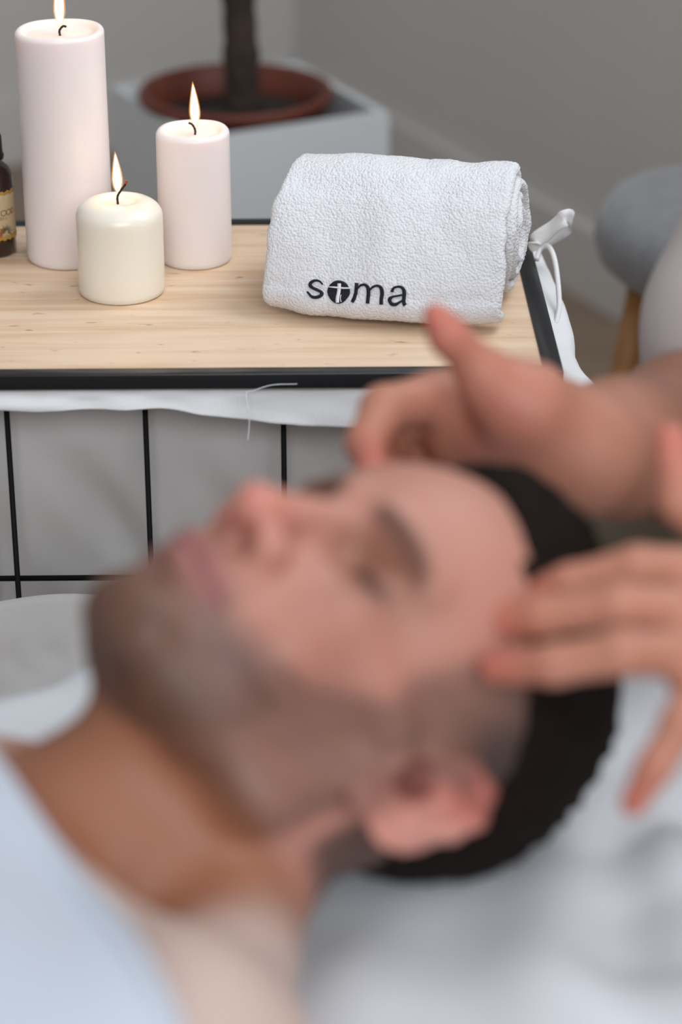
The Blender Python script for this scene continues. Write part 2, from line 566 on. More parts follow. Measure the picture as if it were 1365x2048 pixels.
link('soil', lathe_mesh([(0, zr - 0.012), (0.03, zr - 0.010), (0.06, zr - 0.018), (0.09, zr - 0.024), (0.1045, zr - 0.026), (0.103, zr - 0.06), (0, zr - 0.06)], 48, soil_w), M['soil'], tr)
pts = catmull([(0.008, 0, zr - 0.05), (0.008, 0, zr + 0.02), (0.003, 0.01, zr + 0.2), (-0.003, 0.0, zr + 0.5), (0.012, 0.01, zr + 0.95), (0.0, 0.0, zr + 1.25)], 14)
rr = [0.0225 - 0.0045 * i / len(pts) + 0.0012 * math.sin(i * 1.9) + 0.0012 * math.sin(i * 0.83) for i in range(len(pts))]
rr[0:6] = [0.03, 0.029, 0.028, 0.027, 0.0255, 0.0245]
link('trunk', tube_mesh(pts, rr, 16), M['bark'], tr)
random.seed(4)
bm = bmesh.new()
for i in range(150):
    c = Vector((random.gauss(0, 0.14), random.gauss(0, 0.14), zr + 1.42 + random.gauss(0, 0.12)))
    d = Vector((random.gauss(0, 1), random.gauss(0, 1), random.gauss(-0.2, 0.5))).normalized()
    sd = d.orthogonal().normalized()
    up = d.cross(sd)
    L = random.uniform(0.06, 0.1)
    prof = [(0, 0), (0.25, 0.2), (0.55, 0.24), (0.85, 0.1), (1, 0)]
    ls = [bm.verts.new(c + d * L * t + sd * w * L - up * 0.25 * L * t * t) for t, w in prof]
    rs = [bm.verts.new(c + d * L * t - sd * w * L - up * 0.25 * L * t * t) for t, w in prof[1:-1]]
    ms = [bm.verts.new(c + d * L * t - up * (0.25 * L * t * t + 0.04 * L)) for t, w in prof[1:-1]]
    ml = [ls[0]] + ms + [ls[-1]]; rl = [ls[0]] + rs + [ls[-1]]
    for q in range(4):
        for A, B_ in ((ls, ml), (ml, rl)):
            f = []
            for v in (A[q], A[q + 1], B_[q + 1], B_[q]):
                if v not in f: f.append(v)
            if len(f) > 2:
                try: bm.faces.new(f)
                except ValueError: pass
link('foliage', bm_mesh(bm), M['leaf'], tr)

#### STOOL ####
st = empty('stool', (0.441, 2.43, 0))
tag(st, 'round stool with a grey felt seat and splayed honey-coloured wooden legs by the wall', 'stool')
prof = [(0, 0.395), (0.10, 0.396), (0.150, 0.402), (0.166, 0.416), (0.172, 0.436), (0.170, 0.456), (0.158, 0.474), (0.13, 0.484), (0.07, 0.488), (0, 0.489)]
link('seat', lathe_mesh([(r, z) for r, z in prof], 64), M['felt'], st)
for k in range(4):
    a = math.radians(200 + 90 * k)
    c, s_ = math.cos(a), math.sin(a)
    link('leg', tube_mesh([(0.132 * c, 0.132 * s_, 0.402), (0.168 * c, 0.168 * s_, 0.2), (0.205 * c, 0.205 * s_, 0.001)], [0.0155, 0.0135, 0.0105], 16), M['oak'], st)

#### BASKET, LINER, TRAY ####
YAW = math.radians(1.0)
ZT = 0.65
TX0, TX1, TY0, TY1 = -0.47, 0.0, 0.0, 0.328          # tray in its own frame, origin at its near right corner
TO = (0.1555, 1.556, 0)
bk = empty('laundry_basket', TO, YAW)
tag(bk, 'black wire basket standing under the wooden tray', 'basket')
bx0, bx1, by0, by1 = -0.452, -0.012, 0.012, 0.316
wr = 0.0020


def wire(name, pts, r=wr):
    return link(name, tube_mesh(pts, r, 10), M['wire'], bk)


xs_w = [bx1 - 0.0865 - 0.0975 * k + 0.0975 for k in range(5)]
xs_w = [-0.0985 + 0.0975, -0.0985, -0.196, -0.2935, -0.391]
xs_w = [x for x in xs_w if bx0 < x < bx1 - 0.005]
for y in (by0, by1):
    for x in xs_w: wire('upright_wire', [(x, y, 0.02), (x, y, 0.632)])
for x in (bx0, bx1):
    for y in (by0 + 0.1, by0 + 0.2): wire('upright_wire', [(x, y, 0.02), (x, y, 0.632)])
for x in (bx0, bx1):
    for y in (by0, by1): wire('corner_post', [(x, y, 0.001), (x, y, 0.632)], 0.004)
for z in (0.03, 0.185, 0.334, 0.483, 0.628):
    q = 0.0035
    wire('rail_wire', [(bx0, by0 + q, z), (bx1, by0 + q, z), (bx1, by1, z), (bx0, by1, z), (bx0, by0 + q, z)], 0.0022)

ln = empty('basket_liner', TO, YAW)
tag(ln, 'white cotton liner bag hanging inside the wire basket with its hem turned over the rim', 'basket liner')


def rect_path(n, x0, x1, y0, y1, r):
    """rounded rectangle, as n points and outward normals"""
    segs = []
    L = [(x1 - x0 - 2 * r), math.pi * r / 2, (y1 - y0 - 2 * r), math.pi * r / 2] * 2
    tot = sum(L[:4]) * 2
    tot = 2 * (L[0] + L[2]) + 2 * math.pi * r
    out = []
    for t in np.linspace(0, tot, n):
        s = t
        legs = [('l', (x0 + r, y0), (1, 0), L[0]), ('a', (x1 - r, y0 + r), -90, L[1]), ('l', (x1, y0 + r), (0, 1), L[2]), ('a', (x1 - r, y1 - r), 0, L[1]),
                ('l', (x1 - r, y1), (-1, 0), L[0]), ('a', (x0 + r, y1 - r), 90, L[1]), ('l', (x0, y1 - r), (0, -1), L[2]), ('a', (x0 + r, y0 + r), 180, L[1])]
        for kind, o, d, l in legs:
            if s <= l + 1e-9:
                if kind == 'l': out.append((o[0] + d[0] * s, o[1] + d[1] * s, d[1], -d[0]))
                else:
                    a = math.radians(d) + s / r
                    out.append((o[0] + r * math.cos(a), o[1] + r * math.sin(a), math.cos(a), math.sin(a)))
                break
            s -= l
        else: out.append((x0 + r, y0, 0, -1))
    return np.array(out)


NP = 260
RP = rect_path(NP, bx0 + 0.012, bx1 - 0.012, by0 + 0.014, by1 - 0.014, 0.03)
vsb = np.linspace(0, 1, 60)
ang = np.arange(NP) / NP * 40
V = []
for i in range(NP):
    x, y, nx, ny = RP[i % (NP - 1)]
    u = (i % (NP - 1)) / (NP - 1)
    for t in vsb:
        z = 0.630 - t * 0.575
        w = 0.015 * math.sin(t * 3.0) * vnoise(u * 20 + t * 3.5, t * 2.6, 3) + 0.007 * vnoise(u * 44 - t * 9, t * 5, 5) * min(1, t * 8)
        w -= 0.012 + 0.022 * sstep(0, 0.6, t)
        if t > 0.9: w -= (t - 0.9) * 0.6
        V.append((x + nx * w, y + ny * w, z))
V = np.array(V); nv = len(vsb)
i, j = np.meshgrid(np.arange(NP - 1), np.arange(nv - 1), indexing='ij'); a = (i * nv + j).ravel()
bag = link('bag', from_np(V, np.stack([a, a + 1, a + nv + 1, a + nv], 1)), M['liner'], ln)
solidify(bag, 0.0015)


def cuff_drop(x, y):
    """how far the turned-over hem hangs, along the front and round the right side"""
    front = 0.0060 + 0.0165 * sstep(-0.31, -0.15, x) + 0.014 * sstep(-0.2, 0.0, x) + 0.001 * math.sin(x * 50)
    side = 0.055 + 0.03 * math.sin(y * 18)
    return front * (1 - sstep(0.0, 0.03, y)) + side * sstep(0.0, 0.03, y)


RP2 = rect_path(NP, bx0 - 0.005, bx1 + 0.005, by0 - 0.006, by1 + 0.006, 0.012)
V = []
vsc = np.linspace(0, 1, 16)
for i in range(NP):
    x, y, nx, ny = RP2[i % (NP - 1)]
    s_ = (i % (NP - 1)) / (NP - 1) * 60
    dr = cuff_drop(x, y)
    side = max(0.0, nx)
    for t in vsc:
        out = 0.003 * vnoise(s_ * 0.9, t * 1.5, 8) + side * (0.010 + (0.026 - 0.075 * (y - 0.02)) * math.sin(min(1, t * 4) * math.pi / 2) * (0.85 + 0.15 * math.sin(y * 40 + 1))) + 0.009 * t
        if t < 0.14: out -= (0.014 + 0.008 * side) * (1 - t / 0.14)
        V.append((x + nx * out, y + ny * out, 0.6362 - dr * t + 0.0008 * vnoise(s_ * 2, 0.3, 4)))
nv = len(vsc)
i, j = np.meshgrid(np.arange(NP - 1), np.arange(nv - 1), indexing='ij'); a = (i * nv + j).ravel()
cuff = link('turned_hem', from_np(np.array(V), np.stack([a, a + 1, a + nv + 1, a + nv], 1)), M['cotton'], ln)
solidify(cuff, 0.0016, 1)

# lower down the bag bulges out between the wires in a rumpled fold
us_ = np.linspace(bx0 + 0.004, bx1 - 0.06, 110); ts_ = np.linspace(0, 1, 70)
V = []
for u in us_:
    e = min(1, min(u - us_[0], us_[-1] - u) / 0.05)
    for t in ts_:
        bulge = (0.052 * math.sin(math.pi * min(1, t * 2.6) / 2) - 0.03 * t) * (0.25 + 0.75 * math.sin(e * math.pi / 2))
        bulge += 0.007 * vnoise(u * 22 + t * 9, t * 9 + u * 5, 15) * math.sin(min(1, t * 3) * math.pi / 2) + 0.003 * vnoise(u * 60, t * 30, 16) * min(1, t * 6)
        z = 0.468 + 0.006 * math.sin(u * 31) - 0.36 * t + 0.012 * math.sin(math.pi * min(1, t * 4)) * vnoise(u * 16, 0.5, 17)
        V.append((u, by0 - 0.004 - bulge, z))
n1, n2 = len(us_), len(ts_)
i, j = np.meshgrid(np.arange(n1 - 1), np.arange(n2 - 1), indexing='ij'); a = (i * n2 + j).ravel()
solidify(link('bulging_fold', from_np(np.array(V), np.stack([a, a + 1, a + n2 + 1, a + n2], 1)), M['liner'], ln), 0.0015, 0)

INV = (Matrix.Translation(TO) @ Matrix.Rotation(YAW, 4, 'Z')).inverted()


def loc_of(px, py, d):
    return np.array(INV @ Vector(atd(px, py, d)))


def ribbon(name, pts, widths, side, m, par, t=0.0012):
    P = catmull(pts, 10); Wd = np.interp(np.linspace(0, 1, len(P)), np.linspace(0, 1, len(widths)), widths)
    side = np.array(side, float)
    V = []
    for k, p in enumerate(P):
        tg = P[min(k + 1, len(P) - 1)] - P[max(k - 1, 0)]; tg /= np.linalg.norm(tg)
        sd = side - tg * (side @ tg); sd /= np.linalg.norm(sd)
        for q in (-1, -0.33, 0.33, 1): V.append(p + sd * Wd[k] * q / 2)
    n = len(P)
    i, j = np.meshgrid(np.arange(n - 1), np.arange(3), indexing='ij'); a = (i * 4 + j).ravel()
    o = link(name, from_np(np.array(V), np.stack([a, a + 1, a + 5, a + 4], 1)), m, par)
    return solidify(o, t, 0)


ribbon('tie_ribbon', [loc_of(1076, 500, 1.885), loc_of(1072, 482, 1.885), loc_of(1098, 462, 1.88), loc_of(1128, 438, 1.87), loc_of(1140, 436, 1.88), loc_of(1143, 446, 1.895), loc_of(1122, 462, 1.90), loc_of(1090, 484, 1.895), loc_of(1078, 500, 1.888)],
       [0.010, 0.0125, 0.013, 0.0135, 0.0135, 0.013, 0.012, 0.010], (0.25, 0.35, 0.9), M['cotton'], ln)
link('tie_cord', tube_mesh(catmull([loc_of(1074, 520, 1.88), loc_of(1082, 497, 1.885), loc_of(1098, 493, 1.88), loc_of(1110, 520, 1.865), loc_of(1117, 570, 1.85), loc_of(1119, 615, 1.835), loc_of(1112, 650, 1.82)], 8), 0.0021, 8), M['cotton'], ln)
link('loose_thread', tube_mesh(catmull([loc_of(595, 768, 1.682), loc_of(545, 770, 1.679), loc_of(508, 781, 1.677), loc_of(493, 786, 1.676), loc_of(496, 815, 1.672), loc_of(499, 845, 1.672), loc_of(496, 882, 1.671)], 8), 0.0003, 6), M['white_thread'], ln)

ty = empty('wooden_tray', TO, YAW)
tag(ty, 'pale wooden tray top with a black metal edge, holding the candles and the towel', 'tray')
lip, hf = 0.0138, 0.0118
link('board', box_mesh((TX0 + 0.003, TY0 + 0.003, ZT - 0.0105), (TX1 - 0.003, TY1 - 0.003, ZT - 0.0012)), M['board'], ty, smooth=False)
bm = bmesh.new()
outer = [(TX0, TY0), (TX1, TY0), (TX1, TY1), (TX0, TY1)]
lw = 0.0138
inner = [(TX0 + lw, TY0 + lw * 0.80), (TX1 - lw, TY0 + lw * 0.80), (TX1 - lw, TY1 - lw), (TX0 + lw, TY1 - lw)]
thin = [(TX0 + 0.0022, TY0 + 0.0022), (TX1 - 0.0022, TY0 + 0.0022), (TX1 - 0.0022, TY1 - 0.0022), (TX0 + 0.0022, TY1 - 0.0022)]
loops = [[(x, y, ZT - hf) for x, y in thin], [(x, y, ZT - hf) for x, y in outer], [(x, y, ZT) for x, y in outer], [(x, y, ZT) for x, y in inner], [(x, y, ZT - 0.0009) for x, y in inner], [(x, y, ZT - 0.0009) for x, y in thin]]
vl = [[bm.verts.new(p) for p in l] for l in loops]
for k in range(6):
    A, B_ = vl[k], vl[(k + 1) % 6]
    for q in range(4):
        bm.faces.new((A[q], A[(q + 1) % 4], B_[(q + 1) % 4], B_[q]))
bmesh.ops.recalc_face_normals(bm, faces=bm.faces)
es = [e for e in bm.edges if (e.verts[0] in vl[2] and e.verts[1] in vl[2]) or (e.verts[0] in vl[1] + vl[2] and e.verts[1] in vl[1] + vl[2])]
bmesh.ops.bevel(bm, geom=es, offset=0.0011, segments=3, profile=0.5, affect='EDGES')
link('edge_frame', bm_mesh(bm), M['steel'], ty)

#### CANDLES ####
ZB = ZT - 0.0011


def candle(loc, r, h, edge, rnd, well, dip, wick_pts, flame_h, flame_r, lean, wax, label, wob=0.0):
    c = empty('pillar_candle', (loc[0], loc[1], ZB))
    tag(c, label, 'candle', 'lit pillar candles on the tray')
    prof = [(0, 0), (r * 0.93, 0), (r * 0.985, 0.0015), (r, 0.005), (r, h * 0.25), (r, h * 0.5), (r, h * 0.75), (r, h - edge)]
    for k in range(1, 9):
        a = k / 8 * math.pi / 2
        prof.append((r - rnd * (1 - math.cos(a)), h - edge + edge * math.sin(a)))
    rt = r - rnd
    for k in range(1, 7):
        t = k / 6
        prof.append((rt + (well - rt) * t, h - dip * (0.5 - 0.5 * math.cos(math.pi * t))))
    prof += [(well * 0.5, h - dip - 0.0005), (well * 0.2, h - dip - 0.0006), (0, h - dip - 0.0006)]

    def wf(rr_, z, a):
        return rr_ * (1 + wob * 0.004 * math.sin(2 * a + z * 30)), z + wob * (0.0005 * math.sin(a + 1) + 0.0004 * math.sin(a * 3)) * (z > h * 0.8)
    link('wax_body', lathe_mesh(prof, 96, wf), wax, c)
    zw = h - dip - 0.0008
    wp = [(x, y, zw + z) for x, y, z in wick_pts]
    wc = catmull(wp, 6)
    wk = link('wick', tube_mesh(wc, [0.00085 + 0.0001 * math.sin(i * 2) for i in range(len(wc))], 10), M['wick'], c)
    if len(wick_pts) > 4:
        link('wick_tip', tube_mesh([wc[-7], wc[-4], wc[-1], wc[-1] + np.array([0.0004, 0, 0.0003])], [0.0009, 0.0012, 0.0012, 0.0006], 10), M['ember'], wk)
    fz = wp[1][2] + 0.0008
    fx, fy = wp[1][0], wp[1][1] + 0.0042

    def flame(s, sh):
        pf = [(0, 0.0), (0.42, 0.05), (0.78, 0.15), (0.97, 0.26), (1.0, 0.34), (0.90, 0.48), (0.68, 0.64), (0.42, 0.80), (0.2, 0.92), (0, 1.0)]
        me = lathe_mesh([(a * flame_r * s, b * flame_h * sh) for a, b in pf], 24)
        for v in me.vertices:
            t = v.co.z / flame_h
            v.co.x += fx + lean * t * t
            v.co.y += fy
            v.co.z += fz + (1 - sh) * flame_h * 0.35
        return me
    fl = link('flame', flame(1.0, 1.0), M['flame'], c)
    link('flame_core', flame(0.74, 0.90), M['flame_core'], fl)
    ld = bpy.data.lights.new('candle_light', 'POINT')
    ld.energy = 0.045; ld.color = (1.0, 0.55, 0.25); ld.shadow_soft_size = flame_r
    lo = bpy.data.objects.new('candle_light', ld); COL.objects.link(lo); lo.parent = c
    lo.location = (fx + lean * 0.3, fy, fz + flame_h * 0.5)
    return c


candle((-0.212, 1.792), 0.0338, 0.181, 0.0035, 0.0035, 0.024, 0.0045, [(0.0005, 0, 0), (0.0003, 0, 0.004), (0.003, 0, 0.0072), (0.0055, -0.001, 0.0072)], 0.046, 0.0046, 0.002, M['wax'],
       'tallest lit pinkish white pillar candle, standing between bottle and short candle', 1)
candle((-0.1135, 1.787), 0.0282, 0.105, 0.0042, 0.0042, 0.018, 0.0040, [(0.002, 0, 0), (0.002, 0, 0.004), (0.0, 0, 0.008), (-0.0028, 0, 0.0095)], 0.036, 0.0044, -0.0012, M['wax'],
       'middle-height lit pinkish white pillar candle, the one nearest the towel', 1)
candle((-0.1655, 1.716), 0.0325, 0.0725, 0.0125, 0.0175, 0.0125, 0.0030, [(-0.0005, 0, 0), (-0.0005, 0, 0.006), (0.002, 0, 0.0105), (0.006, 0, 0.016), (0.0062, 0, 0.018)], 0.033, 0.0044, -0.001, M['wax_cream'],
       'short squat cream lit candle standing in front of the two taller ones', 0)

#### OIL BOTTLE ####
bo = empty('oil_bottle', (-0.2728, 1.803, ZB))
tag(bo, 'small amber oil bottle with black cap and cream label beside the tallest candle', 'bottle')
rb = 0.0172
link('glass_body', lathe_mesh([(0, 0), (rb * 0.9, 0), (rb, 0.002), (rb, 0.0595), (rb * 0.97, 0.0645), (rb * 0.86, 0.0695), (rb * 0.6, 0.0735), (0.0085, 0.075), (0.0085, 0.078), (0, 0.078)], 64), M['glass'], bo)
link('cap', lathe_mesh([(0, 0.0765), (0.0112, 0.0765), (0.0116, 0.078), (0.0116, 0.0800), (0.0108, 0.0810), (0.0105, 0.094), (0.0094, 0.0965), (0, 0.097)], 48), M['cap'], bo)
mlab = mat('label_paper', (0.50, 0.38, 0.22), 0.6, noise=(0.06, 60))
mgold = mat('label_gold', (0.42, 0.24, 0.04), 0.5, noise=(0.1, 90))
A0, A1 = math.radians(-200), math.radians(20)


def on_label(a, z, off=0.0003):
    return (math.cos(a) * (rb + off), math.sin(a) * (rb + off), z)


def label_edges(a):
    return 0.0145 + 0.0006 * math.sin(a * 22) + 0.0004 * math.sin(a * 53), 0.0535 + 0.0006 * math.sin(a * 19 + 1) + 0.0003 * math.sin(a * 47)


def lab(t0, t1, off):
    def f(u, v):
        lo, hi = label_edges(u)
        return on_label(u, lo + (hi - lo) * (t0 + (t1 - t0) * v), off)
    return sheet_mesh(f, np.linspace(A0, A1, 90), np.linspace(0, 1, 6))


lb = solidify(link('label', lab(0, 1, 0.0003), mlab, bo), 0.0002, 1)
solidify(link('gold_border', lab(0.94, 1.0, 0.00055), mgold, lb), 0.0001, 1)
solidify(link('gold_border', lab(0.0, 0.07, 0.00055), mgold, lb), 0.0001, 1)


def stroke(bmx, pts, w, f):
    """a pen stroke in (u, v), laid on a surface by f"""
    P = np.array(pts, float)
    ws = w if hasattr(w, '__len__') else [w] * len(P)
    prev = None
    for k in range(len(P)):
        t = P[min(k + 1, len(P) - 1)] - P[max(k - 1, 0)]
        t /= np.linalg.norm(t) + 1e-12
        n = np.array([-t[1], t[0]])
        a, b = P[k] + n * ws[k] / 2, P[k] - n * ws[k] / 2
        cur = (bmx.verts.new(f(*a)), bmx.verts.new(f(*b)))
        if prev: bmx.faces.new((prev[0], prev[1], cur[1], cur[0]))
        prev = cur


def arc(cx, cy, rx, ry, a0, a1, n=14):
    return [(cx + rx * math.cos(math.radians(a0 + (a1 - a0) * k / n)), cy + ry * math.sin(math.radians(a0 + (a1 - a0) * k / n))) for k in range(n + 1)]


def ring(cx, cy, rx, ry): return arc(cx, cy, rx, ry, 0, 360, 20)


fl_ = lambda u, v: on_label(u / rb + math.radians(-64), v, 0.0007)
bm = bmesh.new()
hh = 0.0044
z0 = 0.0345
stroke(bm, [(-0.0052, z0 + hh), (-0.0040, z0), (-0.0026, z0 + hh), (-0.0012, z0), (0.0, z0 + hh)], 0.00055, fl_)
stroke(bm, ring(0.0033, z0 + hh / 2, 0.0022, hh / 2), 0.0005, fl_)
stroke(bm, ring(0.0079, z0 + hh / 2, 0.0022, hh / 2), 0.0005, fl_)
stroke(bm, [(0.0110, z0), (0.0110, z0 + hh)], 0.0005, fl_)
stroke(bm, arc(0.0110, z0 + hh / 2, 0.0030, hh / 2, 90, -90), 0.0005, fl_)
for k, x in enumerate((0.0010, 0.0030, 0.0050)):
    zz = z0 - 0.0030
    if k == 0: stroke(bm, ring(x, zz + 0.001, 0.0009, 0.0010), 0.0003, fl_)
    if k == 1: stroke(bm, [(x, zz), (x, zz + 0.002)], 0.0003, fl_)
    if k == 2: stroke(bm, [(x, zz + 0.002), (x, zz), (x + 0.0012, zz)], 0.0003, fl_)
link('label_lettering', bm_mesh(bm), M['ink'], lb)
bm = bmesh.new()
for cx, cy, r_ in ((0.002, 0.0225, 0.0026), (-0.001, 0.0190, 0.0024), (-0.004, 0.0220, 0.0022)):
    vs = [bm.verts.new(fl_(cx + r_ * math.cos(t), cy + r_ * 0.85 * math.sin(t))) for t in np.linspace(0, 2 * math.pi, 16)[:-1]]
    bm.faces.new(vs)
link('fruit_print', bm_mesh(bm), mat('orange_ink', (0.35, 0.09, 0.02), 0.6, noise=(0.3, 300)), lb)
bm = bmesh.new()
for a in range(-30, 200, 16):
    L = 0.006 + 0.0015 * math.sin(a)
    c0 = np.array((0.0045, 0.0210)); d = np.array((math.cos(math.radians(a)), math.sin(math.radians(a))))
    stroke(bm, [c0 + d * 0.0015, c0 + d * L * 0.6, c0 + d * L], [0.0003, 0.0006, 0.0001], lambda u, v: on_label(u / rb + math.radians(-64), v, 0.00085))
link('leaf_print', bm_mesh(bm), mat('green_ink', (0.06, 0.10, 0.03), 0.6, noise=(0.3, 300)), lb)

#### TOWEL ####
TW = empty('rolled_towel', (0.031, 1.6585, ZB), math.radians(-11))
tag(TW, 'rolled white terry hand towel with black embroidered lettering lying on the tray', 'towel')
# cross-section in (y, z): flap lying towards the camera, up its slope, round the roll and in to the middle
RC, ZR, RO = 0.060, 0.0518, 0.0462
path = []
path += [(0.004, 0.0085), (-0.006, 0.0092)]
for k in range(1, 7):
    a = math.radians(-90 - 24 * k)
    path.append((-0.006 + 0.0075 * math.cos(a), 0.0167 + 0.0075 * math.sin(a)))
for t in np.linspace(0.1, 0.9, 9):
    p0 = np.array((-0.0118, 0.0214)); a_ = math.radians(132)
    p1 = np.array((RC + RO * math.cos(a_), ZR + RO * math.sin(a_)))
    q = p0 + (p1 - p0) * t + np.array((-0.68, 0.74)) * 0.0050 * math.sin(math.pi * t)
    path.append(tuple(q))
for k in range(0, 70):
    a = 132 - k * 13.5
    rad = RO - 0.0098 * max(0, (k * 13.5 - 40)) / 360
    if rad < 0.014: break
    path.append((RC + rad * math.cos(math.radians(a)) * 0.93, ZR + rad * math.sin(math.radians(a)) * (1.0 if a > -100 else 1.0)))
path = catmull(path, 4)
seg = np.linalg.norm(np.diff(path, axis=0), axis=1); cum = np.r_[0, np.cumsum(seg)]
LP = cum[-1]
nP = int(LP / 0.0017)
sp = np.linspace(0, LP, nP)
PY = np.interp(sp, cum, path[:, 0]); PZ = np.interp(sp, cum, path[:, 1])
for _ in range(3):
    PY[1:-1] = (PY[:-2] + 2 * PY[1:-1] + PY[2:]) / 4; PZ[1:-1] = (PZ[:-2] + 2 * PZ[1:-1] + PZ[2:]) / 4
tY = np.gradient(PY); tZ = np.gradient(PZ); ln_ = np.hypot(tY, tZ); tY /= ln_; tZ /= ln_
nY, nZ = -tZ, tY                                     # outward for this direction of travel
HW = 0.0885
nA = 112
us = np.linspace(-1, 1, nA)
TH = 0.0085
rs_ = np.random.RandomState(2)


def towel_x(u, s):
    """ends are not cut straight: the roll telescopes a little"""
    f = s / LP
    half = HW * (1.0 - 0.02 * f)
    shift = 0.0015 * np.sin(s * 60) + np.where(u > 0, 0.0065 * sstep(0.25, 0.75, f), 0.0115 * sstep(0.06, 0.26, f)) + (0.002 * vnoise(s * 90, 0.5, 6))
    return u * half + shift * np.abs(u)


def towel_wave(u, s):
    """slow billow of the cloth"""
    return 0.0022 * vnoise(u * 2.2 + 5, s * 22, 9) + 0.0012 * vnoise(u * 5, s * 45, 10)


S_, U_ = np.meshgrid(sp, us, indexing='ij')
V = np.zeros((2, nP, nA, 3))
edge_s = np.clip(np.minimum(S_, LP - S_) / 0.006, 0, 1)
edge_u = np.clip((1 - np.abs(U_)) * HW / 0.006, 0, 1)
rnd = np.sqrt(1 - (1 - edge_u) ** 2) * np.sqrt(1 - (1 - edge_s) ** 2)
for side in (0, 1):
    off = (0.5 if side == 0 else -0.5) * TH * (0.12 + 0.88 * rnd)
    V[side, :, :, 0] = towel_x(U_, S_)
    V[side, :, :, 1] = PY[:, None] + nY[:, None] * off
    V[side, :, :, 2] = PZ[:, None] + nZ[:, None] * off
wave = towel_wave(U_, S_)
for side in (0, 1):
    loops_ = rs_.rand(nP, nA) * 0.0007 * (1 if side == 0 else -1)
    V[side, :, :, 1] += (wave + loops_) * nY[:, None]; V[side, :, :, 2] += (wave + loops_) * nZ[:, None]
    V[side, :, :, 0] += (rs_.rand(nP, nA) - 0.5) * 0.0007
# the lower edge of the flap bows towards the middle and lifts a little at its left corner
bow = sstep(0.075, 0.015, S_)
for side in (0, 1):
    V[side, :, :, 1] -= bow * (0.0075 * (1 - (U_ - 0.1) ** 2) - 0.004 * sstep(-0.5, -1.0, U_))
    V[side, :, :, 2] += bow * (0.0018 * sstep(0.6, 1.0, np.abs(U_)))
for side in (0, 1):
    V[side, :, :, 2] = np.maximum(V[side, :, :, 2], 0.0006 + rs_.rand(nP, nA) * 0.0004)
flat = V.reshape(-1, 3)
g = lambda sd, a_, b_: (sd * nP + a_) * nA + b_
i, j = np.meshgrid(np.arange(nP - 1), np.arange(nA - 1), indexing='ij'); i, j = i.ravel(), j.ravel()
Fq = [np.stack([g(0, i, j), g(0, i, j + 1), g(0, i + 1, j + 1), g(0, i + 1, j)], 1), np.stack([g(1, i, j), g(1, i + 1, j), g(1, i + 1, j + 1), g(1, i, j + 1)], 1)]
i = np.arange(nP - 1)
Fq += [np.stack([g(0, i, 0), g(0, i + 1, 0), g(1, i + 1, 0), g(1, i, 0)], 1), np.stack([g(0, i, nA - 1), g(1, i, nA - 1), g(1, i + 1, nA - 1), g(0, i + 1, nA - 1)], 1)]
j = np.arange(nA - 1)
Fq += [np.stack([g(0, 0, j), g(1, 0, j), g(1, 0, j + 1), g(0, 0, j + 1)], 1), np.stack([g(0, nP - 1, j), g(0, nP - 1, j + 1), g(1, nP - 1, j + 1), g(1, nP - 1, j)], 1)]
me = from_np(flat, np.vstack(Fq))
bm = bmesh.new(); bm.from_mesh(me); bmesh.ops.recalc_face_normals(bm, faces=bm.faces); bm.to_mesh(me); bm.free()
link('terry_cloth', me, M['terry'], TW)


def on_flap(u, s, off):
    """u metres along the roll, s metres up the flap from its lower edge"""
    s = 0.012 + 0.0115 + s
    y = np.interp(s, sp, PY); z = np.interp(s, sp, PZ); ny = np.interp(s, sp, nY); nz = np.interp(s, sp, nZ)
    o = 0.5 * TH + towel_wave(u / HW, s) + 0.0010 + off
    bw = sstep(0.075, 0.015, s) * 0.0075 * (1 - (u / HW - 0.1) ** 2)
    return (u, float(y + ny * o - bw), float(z + nz * o))


XH = 0.0172                                           # x-height of the lettering
VH = 0.0128
U0, S0 = -0.0540, 0.0012
fl2 = lambda u, v: on_flap(U0 + u * XH, S0 + v * VH, 0.0)
fl3 = lambda u, v: on_flap(U0 + u * XH, S0 + v * VH, 0.0006)
bm = bmesh.new()
# s
sp_ = catmull([(0.70, 0.80), (0.55, 0.95), (0.34, 0.96), (0.17, 0.80), (0.22, 0.62), (0.46, 0.47), (0.66, 0.33), (0.68, 0.15), (0.50, 0.03), (0.27, 0.04), (0.06, 0.24)], 5)
stroke(bm, sp_, np.interp(np.linspace(0, 1, len(sp_)), [0, 0.2, 0.5, 0.8, 1], [0.07, 0.12, 0.19, 0.13, 0.09]), fl2)
# m
mo = 2.02
stroke(bm, [(mo + 0.16, 1.03), (mo + 0.155, 0.5), (mo + 0.11, 0.12), (mo + 0.03, -0.03)], [0.15, 0.14, 0.15, 0.13], fl2)
h1 = catmull([(mo + 0.17, 0.72), (mo + 0.33, 0.92), (mo + 0.52, 0.97), (mo + 0.66, 0.85), (mo + 0.70, 0.6), (mo + 0.70, 0.3), (mo + 0.70, -0.03)], 5)
stroke(bm, h1, np.interp(np.linspace(0, 1, len(h1)), [0, 0.3, 0.55, 1], [0.07, 0.12, 0.16, 0.15]), fl2)
h2 = catmull([(mo + 0.72, 0.72), (mo + 0.90, 0.92), (mo + 1.10, 0.97), (mo + 1.24, 0.85), (mo + 1.28, 0.6), (mo + 1.27, 0.3), (mo + 1.28, -0.03)], 5)
stroke(bm, h2, np.interp(np.linspace(0, 1, len(h2)), [0, 0.3, 0.55, 1], [0.07, 0.12, 0.16, 0.15]), fl2)
